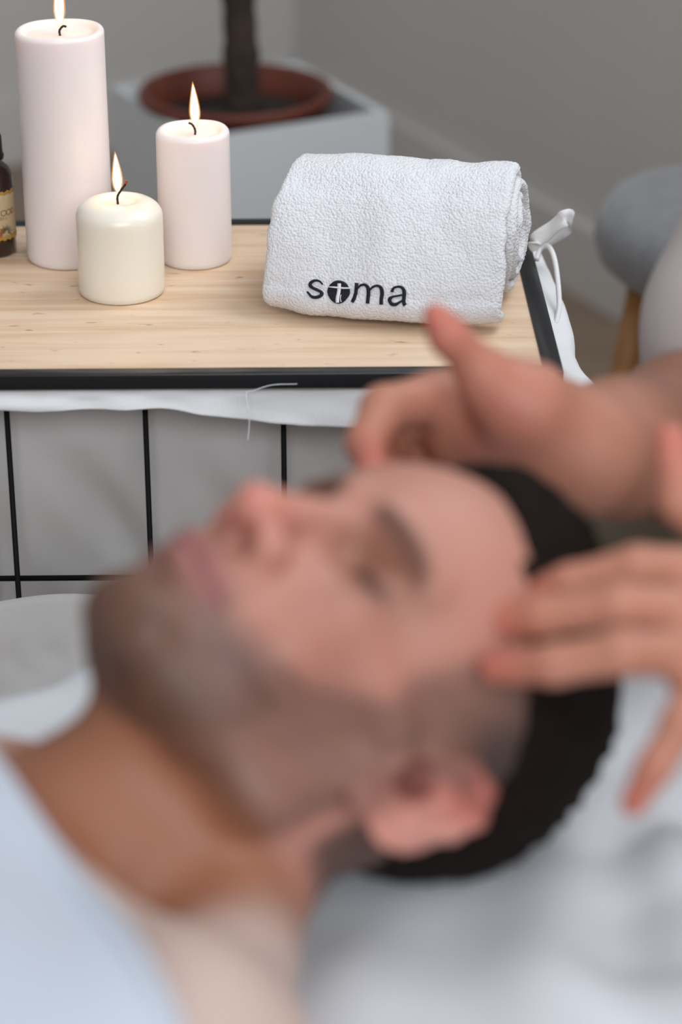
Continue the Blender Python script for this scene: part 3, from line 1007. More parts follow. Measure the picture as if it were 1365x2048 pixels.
# a
ao = 3.58
a1 = catmull([(ao + 0.12, 0.72), (ao + 0.20, 0.92), (ao + 0.42, 1.0), (ao + 0.60, 0.90), (ao + 0.66, 0.65), (ao + 0.66, 0.3), (ao + 0.68, 0.10), (ao + 0.74, 0.0)], 5)
stroke(bm, a1, np.interp(np.linspace(0, 1, len(a1)), [0, 0.2, 0.5, 1], [0.13, 0.10, 0.16, 0.15]), fl2)
a2 = catmull([(ao + 0.64, 0.62), (ao + 0.40, 0.53), (ao + 0.14, 0.40), (ao + 0.06, 0.20), (ao + 0.16, 0.03), (ao + 0.36, 0.02), (ao + 0.64, 0.22)], 5)
stroke(bm, a2, np.interp(np.linspace(0, 1, len(a2)), [0, 0.4, 0.7, 1], [0.09, 0.16, 0.14, 0.08]), fl2)
# round emblem that stands for the o
oc = (1.42, 0.47)
rings = []
for q in range(7):
    t = q / 6
    rings.append([bm.verts.new(fl2(oc[0] + 0.50 * t * math.cos(w), oc[1] + 0.61 * t * math.sin(w))) for w in np.linspace(0, 2 * math.pi, 33)[:-1]] if q else [bm.verts.new(fl2(*oc))])
for q in range(6):
    for w in range(32):
        x = (w + 1) % 32
        bm.faces.new((rings[0][0], rings[1][w], rings[1][x]) if q == 0 else (rings[q][w], rings[q + 1][w], rings[q + 1][x], rings[q][x]))
emb = solidify(link('embroidered_lettering', bm_mesh(bm), M['thread'], TW), 0.0007, 1)
emb['label'] = 'black embroidered lettering'
bm = bmesh.new()
stroke(bm, catmull([(oc[0] + 0.0, oc[1] + 0.46), (oc[0] + 0.01, oc[1] + 0.2), (oc[0], oc[1] - 0.15), (oc[0] - 0.02, oc[1] - 0.4), (oc[0] + 0.0, oc[1] - 0.57)], 5), 0.15, fl3)
stroke(bm, [(oc[0] - 0.49, oc[1] + 0.24), (oc[0] - 0.2, oc[1] + 0.25), (oc[0] + 0.2, oc[1] + 0.25), (oc[0] + 0.49, oc[1] + 0.28)], [0.05, 0.08, 0.08, 0.05], fl3)
for x0, x1 in ((-0.36, -0.24), (-0.21, -0.10), (0.10, 0.2), (0.23, 0.32)):
    stroke(bm, [(oc[0] + x0, oc[1] + 0.04), (oc[0] + x1, oc[1] + 0.045)], 0.035, fl3)
stroke(bm, catmull([(oc[0] + 0.12, oc[1] - 0.2), (oc[0] + 0.11, oc[1] - 0.4), (oc[0] + 0.16, oc[1] - 0.53)], 5), 0.03, fl3)
wh = solidify(link('emblem_cross', bm_mesh(bm), M['white_thread'], emb), 0.0004, 1)
wh['label'] = 'white embroidered cross'
#### CLIENT ####
# modelled in centimetres in his own frame: X to his left, Y out of his face, Z to the crown
HT = np.array([-0.015, 0.961, 0.7339])
HR = np.array([[0.5457, -0.0503, 0.8364], [-0.8366, -0.0891, 0.5405], [-0.0474, 0.9947, 0.0907]])


def client_world(V): return HT + (np.asarray(V) / 100) @ HR.T


fd = Field(graded(-34, 34, -9.6, 9.6, 0.22, 0.7), graded(-15, 18, -13, 14, 0.22, 0.6), graded(-66, 17, -13, 15.5, 0.22, 0.7))
both = (-1, 1)
# skull
fd.ell((0, -0.6, 5.2), (7.5, 9.5, 8.8), 0)
fd.ell((0, 3.6, 5.2), (6.4, 5.9, 6.4), 2.0)
# face core
fd.ell((0, 3.0, -1.8), (6.2, 6.2, 7.0), 1.5)
fd.ell((0, 4.0, -6.0), (4.9, 4.8, 4.0), 1.5)
for s in both:
    fd.cone((s * 6.1, 0.6, 0.0), (s * 5.5, 0.9, -6.0), 1.2, 1.5, 1.2)          # ramus
    fd.cone((s * 5.5, 0.9, -6.0), (s * 1.5, 7.5, -8.5), 1.5, 1.35, 1.5)        # jaw line
    fd.cone((s * 4.4, 6.7, -0.5), (s * 6.5, 2.4, 0.3), 1.25, 0.9, 1.4)         # cheekbone
    fd.ell((s * 3.7, 6.3, -3.2), (2.0, 1.9, 2.4), 1.4)                         # cheek
fd.ell((0, 8.2, -8.3), (2.3, 1.7, 1.5), 1.2)                                   # chin
fd.ell((0, 7.3, -5.0), (3.3, 3.0, 2.8), 1.4)                                   # muzzle
for s in both:
    fd.cone((s * 1.2, 8.9, 3.7), (s * 4.6, 7.2, 3.8), 0.95, 0.9, 1.0)          # brow ridge
for s in both:
    fd.ell((s * 3.45, 9.9, 1.95), (2.3, 2.7, 1.5), 0.9, 'cut')               # eye socket
    fd.ell((s * 1.75, 9.9, 1.5), (0.95, 2.2, 1.2), 0.7, 'cut')
# nose
fd.cone((0, 8.8, 2.6), (0, 10.6, -1.0), 0.85, 1.0, 1.0)
fd.ell((0, 11.1, -1.9), (1.2, 1.25, 1.1), 0.6)
for s in both:
    fd.ell((s * 1.45, 9.8, -2.25), (0.95, 1.15, 0.98), 0.45)
fd.cone((0, 11.0, -2.5), (0, 9.9, -3.2), 0.45, 0.45, 0.4)
for s in both:
    fd.ell((s * 0.68, 10.4, -3.15), (0.46, 0.75, 0.6), 0.25, 'cut')
# closed lids
for s in both:
    fd.ell((s * 3.45, 6.8, 2.0), (1.45, 1.3, 1.15), 0.4)
    fd.cone((s * 2.25, 7.95, 1.5), (s * 3.55, 8.25, 1.3), 0.10, 0.12, 0.25, 'cut')
    fd.cone((s * 3.55, 8.25, 1.3), (s * 4.85, 7.3, 1.65), 0.12, 0.10, 0.25, 'cut')
# lips
fd.chain([(-2.7, 8.7, -5.4), (-0.9, 10.15, -4.95), (0, 10.25, -5.1), (0.9, 10.15, -4.95), (2.7, 8.7, -5.4)], [0.2, 0.52, 0.48, 0.52, 0.2], 0.5)
fd.chain([(-2.5, 8.75, -5.75), (0, 10.15, -6.05), (2.5, 8.75, -5.75)], [0.25, 0.70, 0.25], 0.5)
fd.chain([(-2.95, 8.95, -5.5), (-1.0, 10.55, -5.48), (0, 10.75, -5.5), (1.0, 10.55, -5.48), (2.95, 8.95, -5.5)], [0.1] * 5, 0.25, 0.2, 'cut')
fd.ell((0, 10.9, -7.2), (1.6, 1.15, 0.75), 0.7, 'cut')
fd.cone((0, 10.6, -3.5), (0, 10.75, -4.5), 0.2, 0.2, 0.4, 'cut')
# ears
for s in both:
    t = math.radians(24)
    ex = np.array((s * math.cos(t), math.sin(t) * 0.25, 0)); ex /= np.linalg.norm(ex)      # outwards
    back = np.array((s * 0.50, -0.86, 0.0)); back /= np.linalg.norm(back)                   # towards the rim
    upv = np.array((0.0, -0.22, 0.975))
    nv_ = np.cross(back, upv); nv_ *= np.sign(nv_[0]) * s                                   # face of the ear, outwards
    o = np.array((s * 7.05, 0.8, 0.35))
    e = lambda b, u, n=0.0: o + back * b + upv * u + nv_ * n
    Rm = np.stack([back, upv, nv_], 1)
    fd.ell(e(0.9, 0.3, -0.95), (1.7, 2.4, 0.9), 0.6, 'add', Rm)
    fd.ell(e(1.7, 0.6, 0.0), (2.35, 3.3, 0.45), 0.4, 'add', Rm)
    fd.chain([e(0.2, 0.4, 0.25), e(0.1, 1.9, 0.3), e(0.9, 3.2, 0.5), e(2.2, 3.5, 0.55), e(3.3, 2.5, 0.55), e(3.6, 1.0, 0.5), e(3.1, -0.7, 0.35), e(2.0, -1.8, 0.2)], [0.3, 0.36, 0.4, 0.42, 0.42, 0.4, 0.36, 0.4], 0.35)
    fd.ell(e(1.0, -2.3, 0.1), (0.95, 1.05, 0.5), 0.5, 'add', Rm)
    fd.chain([e(1.4, 2.3, 0.25), e(2.2, 1.2, 0.35), e(2.0, -0.2, 0.35), e(1.3, -1.2, 0.3)], [0.28, 0.34, 0.34, 0.3], 0.3)
    fd.ell(e(1.0, 0.2, 0.62), (0.85, 1.1, 0.95), 0.25, 'cut', Rm)
    fd.ell(e(0.05, -0.25, 0.35), (0.4, 0.6, 0.42), 0.35, 'add', Rm)
# neck and body, lying on the table
fd.cone((0, -2.6, -2.0), (0, -4.0, -13.5), 5.9, 6.0, 2.0)
fd.cone((0, 0.6, -9.5), (0, -1.2, -14.5), 2.3, 2.5, 2.0)
for s in both:
    up_ = 1.0 if s > 0 else -2.5                                                 # the near shoulder is drawn up
    fd.cone((s * 4.4, -5.2 if s > 0 else -5.6, -6.4 if s > 0 else -8.0), (s * 13.2, -3.2 if s > 0 else -4.4, -15.0 + up_), 2.8 if s > 0 else 2.6, 3.7 if s > 0 else 3.4, 2.5 if s > 0 else 1.8)  # trapezius
    fd.cone((s * 1.5, 1.0, -16.0), (s * 14.5, (1.0 if s > 0 else -1.6), -16.0 + up_), 1.3, 1.5, 2.0)       # collar bone
    fd.chain([(s * 16.4, (-1.6 if s > 0 else -3.2), -17.5 + up_), (s * 18.5, 0.0, -26.0), (s * 20.5, 0.8, -42.0)], [5.6, 5.2, 4.4], 3.0, 2.0)
    fd.ell((s * 8.5, 3.6, -31.0), (9.0, 6.0, 8.5), 3.0)                         # chest
fd.ell((0, 1.0, -33.0), (16.0, 8.0, 15.5), 3.0)
fd.cone((0, 4.2, -36.0), (0, 7.2, -62.0), 10.5, 10.0, 4.0)
CV, CQ = fd.surface(2)

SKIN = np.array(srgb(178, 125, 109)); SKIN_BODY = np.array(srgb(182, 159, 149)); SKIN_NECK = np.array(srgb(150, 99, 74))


def client_tone(V):
    x, y, z = V.T; ax = np.abs(x)
    C = np.tile(SKIN, (len(V), 1))

    def mix(c, w):
        w = np.clip(w, 0, 1)[:, None]
        C[:] = C * (1 - w) + np.array(c) * w
    blob = lambda cx, cy, cz, r: np.exp(-(((ax - cx) ** 2 + (y - cy) ** 2 + (z - cz) ** 2) / r ** 2))
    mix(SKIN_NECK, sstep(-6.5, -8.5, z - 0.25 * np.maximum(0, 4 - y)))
    mix(SKIN_BODY, sstep(7.0, 11.5, np.hypot(x, np.minimum(0, z + 9.5) * 1.3)))
    mix(srgb(152, 97, 82), 0.6 * blob(4.8, 7.0, -2.2, 2.6))                   # shade on the cheeks, painted into the skin
    mix(srgb(206, 120, 108), 0.5 * blob(0, 11.8, -2.0, 1.8))
    mix(srgb(205, 104, 90), 0.32 * sstep(7.0, 8.2, ax) * sstep(-4.5, -3, z) * sstep(6, 4.5, z) * sstep(2.4, 0.9, y))
    # clipped beard: chin and lip, cheeks up to the temple, shading into the hair behind
    front = sstep(-3.2, -5.4, z - 0.22 * (6.0 - y) * (ax > 3)) * sstep(3.0, 5.0, y)
    yb = np.interp(z, [-9, -5.4, -3.2, 0, 3.5, 7], [9.5, 8.8, 5.7, 4.1, 4.3, 3.6])
    side = sstep(0.8, -0.8, y - yb) * sstep(2.4, 3.6, ax) * sstep(-1.0, 0.4, y + 3.0 * sstep(1.5, 3.5, z))
    jawline = sstep(-1.3, 0.2, z + 7.2 + 0.40 * (y - 0.9) + 2.2 * sstep(2.0, 6.0, y))
    clear = 1 - blob(1.0, 9.9, -5.4, 1.5) * 0.4 - blob(2.7, 8.6, -3.6, 1.7) * 0.65
    n = 0.92 + 0.08 * vnoise(x * 1.1 + 20, z * 1.1 + y, 21)
    deep = 0.66 + 0.26 * sstep(3.6, 0.0, y) * sstep(2.0, 4.6, z)
    b = np.clip(np.maximum(0.84 * front * clear, deep * side) * jawline * n, 0, 1)
    mix(srgb(74, 57, 49), b)
    # lips
    lip = np.exp(-((z + 5.45) / 0.75) ** 2) * sstep(3.0, 2.3, ax) * sstep(8.2, 8.9, y)
    mix(srgb(150, 88, 90), 0.75 * lip)
    mix(srgb(92, 44, 44), 0.8 * np.exp(-((z + 5.5) / 0.16) ** 2) * sstep(3.1, 2.7, ax) * sstep(8.2, 8.9, y))
    # brows, lash line, socket shade painted dark round the lids
    bz = 3.5 + 0.25 * np.sin((ax - 1.2) / 3.6 * math.pi) - 0.12 * sstep(4, 5, ax)
    mix(srgb(58, 40, 32), 0.85 * np.exp(-((z - bz) / 0.5) ** 4) * sstep(1.0, 1.6, ax) * sstep(5.6, 4.6, ax) * sstep(5.0, 6.4, y))
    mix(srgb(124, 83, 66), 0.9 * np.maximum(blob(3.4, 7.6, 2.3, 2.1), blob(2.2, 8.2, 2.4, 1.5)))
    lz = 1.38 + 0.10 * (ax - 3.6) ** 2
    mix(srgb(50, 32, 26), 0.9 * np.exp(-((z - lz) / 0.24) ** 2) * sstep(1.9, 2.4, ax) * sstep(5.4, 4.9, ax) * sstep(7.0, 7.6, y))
    # nostrils
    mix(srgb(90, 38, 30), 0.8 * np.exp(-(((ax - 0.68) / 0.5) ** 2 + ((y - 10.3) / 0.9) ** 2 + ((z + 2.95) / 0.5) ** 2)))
    # shaved nape and sides behind the ear
    fade = sstep(1.6, -1.2, y) * sstep(3.4, 5.0, z)
    fade2 = sstep(-1.8, -3.0, y) * sstep(-5.5, -3.0, z)
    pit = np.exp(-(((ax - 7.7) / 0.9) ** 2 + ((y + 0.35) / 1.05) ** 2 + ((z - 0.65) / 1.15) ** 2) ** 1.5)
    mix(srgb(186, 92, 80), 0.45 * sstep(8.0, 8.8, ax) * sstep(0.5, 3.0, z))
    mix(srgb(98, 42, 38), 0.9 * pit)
    mix(srgb(58, 44, 40), 0.85 * np.maximum(fade, fade2) * (1 - sstep(7.6, 7.9, ax) * sstep(4.6, 4.2, z)))
    return C


cl = empty('person', (0, 0, 0))
tag(cl, 'person lying face up, eyes closed, short dark hair and clipped beard, white cover over chest', 'person')
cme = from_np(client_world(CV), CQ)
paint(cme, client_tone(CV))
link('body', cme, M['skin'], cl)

fh = Field(np.arange(-10, 10.01, 0.26), np.arange(-14, 12, 0.26), np.arange(-4, 19, 0.26))
fh.ell((0, -0.9, 5.5), (7.85, 9.7, 9.2), 0)
fh.ell((0, 0.6, 8.0), (6.9, 7.6, 8.0), 1.5)
fh.ell((0, -4.5, 7.5), (7.2, 7.6, 7.8), 1.5)
fh.ell((0, 3.0, 11.8), (5.2, 4.6, 3.2), 1.5)
fh.ell((0, -3.6, 9.6), (6.4, 6.4, 6.9), 1.5)
# hairline at the forehead, temples and above the ears
fh.ell((0, 13.2, 3.0), (14, 7.6, 10.8), 0.5, 'cut')
for s in both:
    fh.ell((s * 10.0, 4.0, 1.5), (4.6, 9.5, 6.2), 2.4, 'cut')
fh.ell((0, 0, -8.0), (20, 20, 7.0), 0.8, 'cut')
HV, HQ = fh.surface(2)
nz_ = vnoise(HV[:, 0] * 1.6, HV[:, 2] * 1.6 + HV[:, 1] * 1.3, 31) * 0.16
HV = HV * (1 + (nz_ / 9)[:, None])
link('hair', from_np(client_world(HV), HQ), M['hair'], cl)

#### TABLE ####
AX = np.array((0.84, 0.5426)); AX /= np.linalg.norm(AX)
BX = np.array((-AX[1], AX[0]))
C0 = HT[:2]
BED_YAW = math.atan2(AX[1], AX[0])
ZBED = 0.630
mt = empty('massage_table', (C0[0], C0[1], 0), BED_YAW)
tag(mt, 'padded massage table standing in front of the tray, under the white bed sheet', 'massage table')
link('mattress', box_mesh((-1.75, -0.36, 0.56), (0.27, 0.24, ZBED - 0.006), 0.02, 4), M['vinyl'], mt)
link('frame', box_mesh((-1.70, -0.33, 0.535), (0.23, 0.21, 0.559), 0.004), M['oak'], mt, smooth=False)
for x in (-1.6, 0.14):
    for y in (-0.29, 0.17): link('leg', box_mesh((x - 0.022, y - 0.022, 0.001), (x + 0.022, y + 0.022, 0.534), 0.004), M['oak'], mt, smooth=False)

bs = empty('bed_sheet', (C0[0], C0[1], 0), BED_YAW)
tag(bs, 'white cotton sheet with soft folds spread over the massage table under the head', 'sheet')
us_ = np.linspace(-1.78, 0.298, 190); vs_ = np.linspace(-0.392, 0.272, 120)
U2, V2 = np.meshgrid(us_, vs_, indexing='ij')


def sheet_z(U, V):
    r = np.hypot(U - 0.02, V + 0.02); a = np.arctan2(V + 0.02, U - 0.02)
    wx = C0[0] + AX[0] * U + BX[0] * V; wy = C0[1] + AX[1] * U + BX[1] * V
    fan = wx + 0.25 * (wy - 0.95) * (wx - 0.02) * 4
    f2 = 0.0085 * np.sin(fan * 88 + 2.6 * vnoise(wx * 9, wy * 7, 43)) * sstep(0.0, -0.07, V) * sstep(-0.12, -0.02, U) * (0.6 + 0.4 * vnoise(wx * 14, wy * 5, 44))
    f = f2 + 0.010 * np.maximum(0, np.sin(a * 9 + 1.2 * vnoise(r * 6, a, 40))) * sstep(0.09, 0.17, r) * sstep(0.6, 0.25, r)
    f += 0.004 * vnoise(U * 9 + V * 5, V * 7, 41) + 0.002 * vnoise(U * 22, V * 19, 42)
    dent = -0.006 * np.exp(-((U - 0.04) ** 2 + V ** 2) / 0.012)
    return ZBED + 0.006 + f + dent


Z2 = sheet_z(U2, V2)
ov = np.maximum(np.maximum(-0.365 - V2, V2 - 0.245), np.maximum(U2 - 0.275, -1.755 - U2))
drop = np.maximum(0, ov)
ZZ = Z2 - np.where(drop > 0, drop * 7 + 0.004 * np.sin(U2 * 40), 0) - 0.006 * sstep(-0.02, 0, ov)
UU = np.clip(U2, -1.765, 0.283) ; VV = np.clip(V2, -0.372, 0.252)
P3 = np.stack([UU, VV, ZZ], -1)
nu, nv = U2.shape
i, j = np.meshgrid(np.arange(nu - 1), np.arange(nv - 1), indexing='ij'); a = (i * nv + j).ravel()
solidify(link('sheet_cloth', from_np(P3.reshape(-1, 3), np.stack([a, a + nv, a + nv + 1, a + 1], 1)), M['sheet'], bs), 0.0012, -1)

# cover over the chest: a cloth resting on the height of the body below it
cv = empty('cover_sheet', (0, 0, 0))
tag(cv, 'bluish white cover sheet drawn up over the chest of the lying person', 'cover')


def body_height(V):
    """top of the body and table on a grid in the client's own X (left) and Z (crown)"""
    gx = np.arange(-46, 46.1, 0.7); gz = np.arange(-64, -8, 0.7)
    Hh = np.full((len(gx), len(gz)), -9.0)
    ix = np.clip(np.round((V[:, 0] - gx[0]) / 0.7).astype(int), 0, len(gx) - 1)
    iz = np.round((V[:, 2] - gz[0]) / 0.7).astype(int)
    ok = (iz >= 0) & (iz < len(gz))
    np.maximum.at(Hh, (ix[ok], iz[ok]), V[ok, 1])
    # the bed lies level in the world, the body frame is tipped a little
    Hh = np.maximum(Hh, (-8.6 - gz * 0.09)[None, :] + 0 * gx[:, None])
    for _ in range(60):
        P = np.pad(Hh, 1, mode='edge')
        avg = (P[:-2, 1:-1] + P[2:, 1:-1] + P[1:-1, :-2] + P[1:-1, 2:]) / 4
        Hh = np.maximum(Hh, avg)
    for _ in range(12):
        P = np.pad(Hh, 1, mode='edge')
        Hh = (P[:-2, 1:-1] + P[2:, 1:-1] + P[1:-1, :-2] + P[1:-1, 2:]) / 4
    return gx, gz, Hh


gx, gz, Hh = body_height(CV)


def cover_edge(x):
    """where along the body the top edge of the cover runs, for each place across it"""
    return np.interp(x, [-46, -20, -6, 2, 8, 14, 20, 46], [-21, -19.0, -16.6, -16.0, -16.2, -16.6, -17.5, -22])


def hgt(x, z):
    fx = np.clip((x - gx[0]) / 0.7, 0, len(gx) - 1.001); fz = np.clip((z - gz[0]) / 0.7, 0, len(gz) - 1.001)
    i0 = fx.astype(int); j0 = fz.astype(int); a = fx - i0; b = fz - j0
    return (Hh[i0, j0] * (1 - a) + Hh[i0 + 1, j0] * a) * (1 - b) + (Hh[i0, j0 + 1] * (1 - a) + Hh[i0 + 1, j0 + 1] * a) * b


nxs = np.linspace(-38, 38, 150); tt = np.linspace(0, 1, 110)
X2, T2 = np.meshgrid(nxs, tt, indexing='ij')
E2 = cover_edge(X2)
Z3 = E2 + (-63 - E2) * T2 ** 1.2
fold = 2.0 * vnoise(X2 * 0.13 + Z3 * 0.06, Z3 * 0.09, 51) + 0.25 * vnoise(X2 * 0.4, Z3 * 0.3, 52)
Y3 = hgt(X2, Z3) + 0.9 + np.maximum(fold, -0.3) * sstep(0, 0.4, T2) + 0.5 * np.sin(np.clip(T2 / 0.03, 0, 1) * math.pi)
Pc = client_world(np.stack([X2, Y3, Z3], -1).reshape(-1, 3))
nu, nv = X2.shape
i, j = np.meshgrid(np.arange(nu - 1), np.arange(nv - 1), indexing='ij'); a = (i * nv + j).ravel()
solidify(link('cover_cloth', from_np(Pc, np.stack([a, a + nv, a + nv + 1, a + 1], 1)), M['cover'], cv), 0.003, 0)

#### MASSEUR ####
# both arms, hands, trunk and head as one surface, in world centimetres
fm = Field(graded(-12, 92, -11, 34, 0.22, 0.8), graded(70, 182, 86, 140, 0.22, 0.8), graded(36, 172, 68, 92, 0.22, 0.8))
w = lambda px, py, d: atd(px, py, d) * 100
B3 = lambda a, b, z: np.array([C0[0] * 100 + AX[0] * a + BX[0] * b, C0[1] * 100 + AX[1] * a + BX[1] * b, z])
SH_L, SH_R = B3(66, -18.5, 112), B3(64, 20, 110)
# trunk, neck, head looking down at the client
fm.chain([B3(70, 0, 50), B3(69, 0, 70), B3(66, 0, 92), B3(63.5, 0, 106)], [14.0, 13.0, 14.0, 11.0], 2, 4)
fm.cone(SH_L, SH_R, 5.6, 5.6, 6)
fm.cone(B3(64, 0, 112), B3(58, 0, 124), 5.4, 5.2, 4)
fm.ell(B3(54, 0, 132), (8.2, 8.2, 11.0), 3.0)
fm.ell(B3(49, 0, 128), (6.4, 6.4, 8.2), 3.0)
fm.cone(B3(44.5, 0, 131), B3(42.5, 0, 127.5), 0.8, 1.3, 1.0)
for s in both: fm.ell(B3(55, s * 8.0, 130), (2.0, 1.0, 3.0), 0.8)
# thighs spread to either side of the table end, shins to the floor are under the trousers
for s in both:
    fm.chain([B3(68, s * 9, 52), B3(41, s * 28, 53), B3(38, s * 31, 42)], [9.0, 7.2, 6.0], 3, 2)
# far arm and hand (the right one): thumb up, fingers bent down on to the far temple
W_R = w(1165, 905, 1.275)
E_R = w(1500, 865, 1.47)
fm.chain([SH_R, SH_R * 0.5 + E_R * 0.5, E_R], [5.4, 4.9, 4.5], 4, 2)
fm.chain([E_R, E_R * 0.62 + W_R * 0.38, E_R * 0.2 + W_R * 0.8, W_R], [4.5, 4.7, 3.5, 3.2], 1.5, 2)
fm.chain([W_R, w(1060, 865, 1.275), w(920, 815, 1.285)], [2.7, 2.8, 2.1], 1.5, 1.5)
fm.chain([W_R, w(1070, 900, 1.290), w(925, 880, 1.295)], [2.6, 2.6, 2.0], 1.5, 1.5)
fm.chain([w(1130, 880, 1.265), w(1055, 812, 1.245), w(985, 775, 1.235)], [1.9, 2.15, 1.5], 1.6, 1.2)            # ball of the thumb
fm.chain([w(1010, 790, 1.245), w(958, 735, 1.230), w(898, 672, 1.218), w(872, 632, 1.212)], [1.55, 1.15, 0.98, 0.70], 1.0, 0.5)
fm.chain([w(930, 812, 1.282), w(868, 795, 1.275), w(768, 818, 1.252), w(732, 888, 1.230), w(745, 938, 1.205)], [1.6, 1.35, 1.22, 1.02, 0.78], 0.8, 0.5)
fm.chain([w(940, 840, 1.300), w(880, 812, 1.297), w(758, 868, 1.280), w(742, 918, 1.252), w(768, 952, 1.226)], [1.5, 1.15, 1.02, 0.92, 0.74], 0.5, 0.5)
fm.chain([w(950, 870, 1.312), w(895, 850, 1.318), w(790, 895, 1.300), w(775, 935, 1.272), w(800, 965, 1.246)], [1.4, 1.08, 0.98, 0.86, 0.70], 0.5, 0.5)
fm.chain([w(965, 895, 1.322), w(915, 890, 1.333), w(838, 930, 1.315), w(830, 955, 1.292), w(846, 975, 1.272)], [1.2, 0.95, 0.85, 0.76, 0.62], 0.5, 0.5)
# near arm and hand (the left one): back of the hand to the camera, three fingers on the temple, little finger hanging
W_L = w(1690, 1255, 1.135)
E_L = B3(52, -24, 82)
fm.chain([SH_L, B3(58, -23, 96), E_L], [5.4, 4.9, 4.4], 4, 2)
fm.chain([E_L, E_L * 0.6 + W_L * 0.4, E_L * 0.2 + W_L * 0.8, W_L], [4.4, 4.4, 3.1, 2.8], 1.5, 2)
for a, b, r in (((1650, 1215, 1.13), (1420, 1145, 1.085), 1.25), ((1650, 1250, 1.12), (1410, 1225, 1.062), 1.3), ((1650, 1285, 1.115), (1405, 1310, 1.045), 1.25), ((1650, 1310, 1.115), (1400, 1375, 1.035), 1.15)):
    fm.chain([W_L, w(*a), w(*b)], [2.2, 1.7, r], 1.8, 1.2)
fm.chain([w(1430, 1145, 1.085), w(1275, 1135, 1.070), w(1140, 1168, 1.078), w(1025, 1205, 1.092)], [1.15, 0.98, 0.88, 0.70], 0.6, 0.4)
fm.chain([w(1420, 1225, 1.062), w(1240, 1212, 1.045), w(1085, 1232, 1.057), w(955, 1248, 1.077)], [1.2, 1.0, 0.90, 0.72], 0.45, 0.4)
fm.chain([w(1410, 1310, 1.045), w(1245, 1305, 1.022), w(1110, 1328, 1.032), w(990, 1335, 1.050)], [1.15, 0.98, 0.90, 0.72], 0.45, 0.4)
fm.chain([w(1405, 1375, 1.035), w(1368, 1440, 1.010), w(1312, 1535, 1.010), w(1268, 1608, 1.018)], [1.0, 0.90, 0.80, 0.64], 0.45, 0.4)
fm.chain([w(1600, 1215, 1.115), w(1470, 1100, 1.10), w(1362, 1000, 1.10), w(1342, 880, 1.105)], [1.6, 1.2, 1.05, 0.82], 1.0, 0.5)
MV, MQ = fm.surface(2)
MTONE = np.array(srgb(176, 121, 100))


def masseur_tone(V):
    C = np.tile(MTONE, (len(V), 1))

    def near(p, r): return np.exp(-((V - p) ** 2).sum(1) / r ** 2)[:, None]
    red = np.array(srgb(198, 104, 92))
    for p in ((872, 632, 1.212), (742, 938, 1.205), (768, 952, 1.226), (1025, 1205, 1.092), (955, 1248, 1.077), (990, 1335, 1.05), (1268, 1608, 1.018), (1352, 880, 1.105)):
        k = 0.6 * near(w(*p), 2.0); C = C * (1 - k) + red * k
    k = 0.35 * near(w(990, 815, 1.24), 3.5); C = C * (1 - k) + red * k
    # forearm shade painted in as a browner skin tone
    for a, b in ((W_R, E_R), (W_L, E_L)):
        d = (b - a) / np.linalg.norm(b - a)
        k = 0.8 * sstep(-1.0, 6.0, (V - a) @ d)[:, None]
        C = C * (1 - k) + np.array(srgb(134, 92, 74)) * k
    n = 0.04 * vnoise(V[:, 0] * 0.9 + V[:, 2], V[:, 1] * 0.9, 61)[:, None]
    # nails: pale tips on the backs of the near hand
    return np.clip(C * (1 + n), 0, 1)


ms = empty('person', (0, 0, 0))
tag(ms, 'person in a pale tunic giving the head massage, only hands and forearm in view', 'person')
mme = from_np(MV / 100, MQ)
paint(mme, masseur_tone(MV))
link('body', mme, M['skin'], ms)

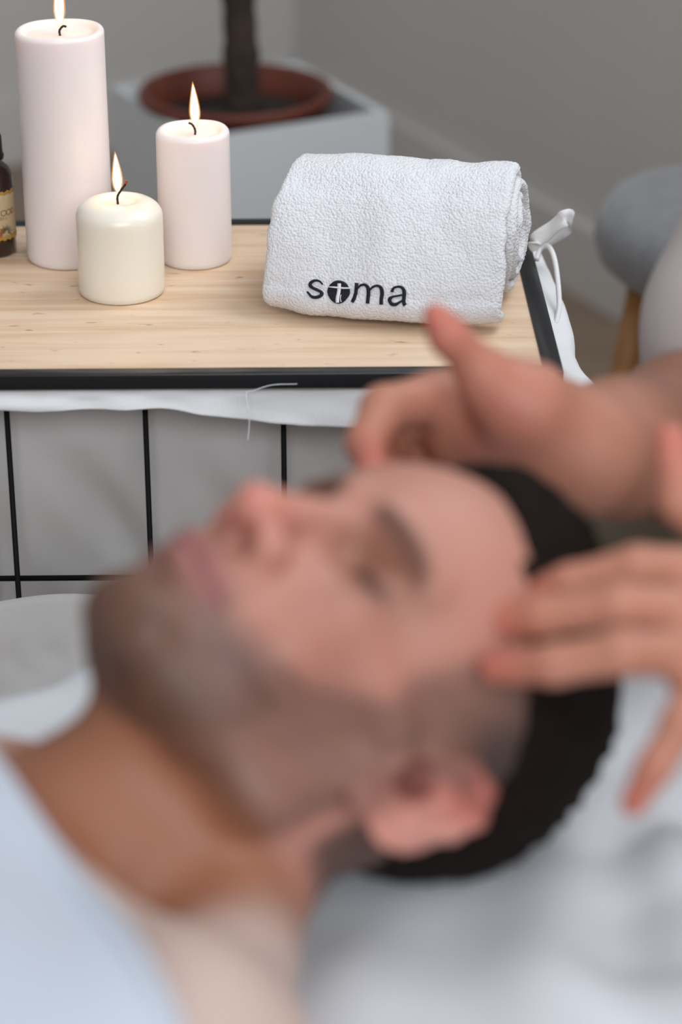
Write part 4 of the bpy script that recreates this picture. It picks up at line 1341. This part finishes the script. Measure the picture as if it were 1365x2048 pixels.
ft = Field(np.arange(10, 94, 0.7), np.arange(84, 180, 0.7), np.arange(36, 124, 0.7))
ft.chain([B3(70, 0, 47), B3(69, 0, 70), B3(66, 0, 92), B3(63.5, 0, 105)], [16.5, 15.2, 16.0, 13.0], 2, 4)
ft.cone(SH_L, SH_R, 7.2, 7.2, 5)
ft.chain([SH_R, SH_R * 0.5 + E_R * 0.5, SH_R * 0.15 + E_R * 0.85], [7.2, 7.4, 9.2], 3, 2)
ft.ell(E_R + np.array((0, 0, -7.0)), (14, 14, 6.5), 1.0, 'cut')
ft.chain([SH_L, B3(59.5, -23, 98)], [7.2, 7.4], 3, 2)
TV, TQ = ft.surface(3)
TV = TV + np.stack([0.35 * vnoise(TV[:, 2] * 0.14, TV[:, 1] * 0.2, 71)] * 3, 1) * np.array((1, 1, 0))
link('tunic', from_np(TV / 100, TQ), M['tunic'], ms)

fp = Field(np.arange(0, 94, 0.8), np.arange(84, 184, 0.8), np.arange(-1, 72, 0.8))
for s in both:
    fp.chain([B3(70, s * 9, 52), B3(41, s * 28, 53), B3(39, s * 31, 40), B3(44, s * 31, 8)], [11.0, 9.0, 8.0, 6.5], 2, 2)
fp.cone(B3(70, -6, 52), B3(70, 6, 52), 13, 13, 3)
PV, PQ = fp.surface(3)
PV = PV + np.stack([0.4 * vnoise(PV[:, 0] * 0.2, PV[:, 1] * 0.2 + PV[:, 2] * 0.1, 72)] * 3, 1)
link('trousers', from_np(PV / 100, PQ), M['trousers'], ms)
for s in both:
    fs = Field(np.arange(0, 94, 0.8), np.arange(84, 184, 0.8), np.arange(-1, 14, 0.6))
    fs.cone(B3(43, s * 31, 4.2), B3(26, s * 32, 3.4), 4.0, 3.2, 1)
    fs.ell(B3(34, s * 31.5, -6), (40, 40, 6.05), 0.3, 'cut')
    SV, SQ = fs.surface(2)
    link('shoe', from_np(SV / 100, SQ), M['cap'], ms)
fh = Field(np.arange(24, 76, 0.5), np.arange(110, 160, 0.5), np.arange(112, 150, 0.5))
fh.ell(B3(55.5, 0, 134), (9.2, 9.2, 10.6), 0)
fh.ell(B3(43, 0, 127), (9.5, 12, 11.0), 0.8, 'cut')
fh.ell(B3(60, 0, 114), (14, 14, 9.0), 0.8, 'cut')
HV2, HQ2 = fh.surface(2)
link('hair', from_np(HV2 / 100, HQ2), M['hair'], ms)
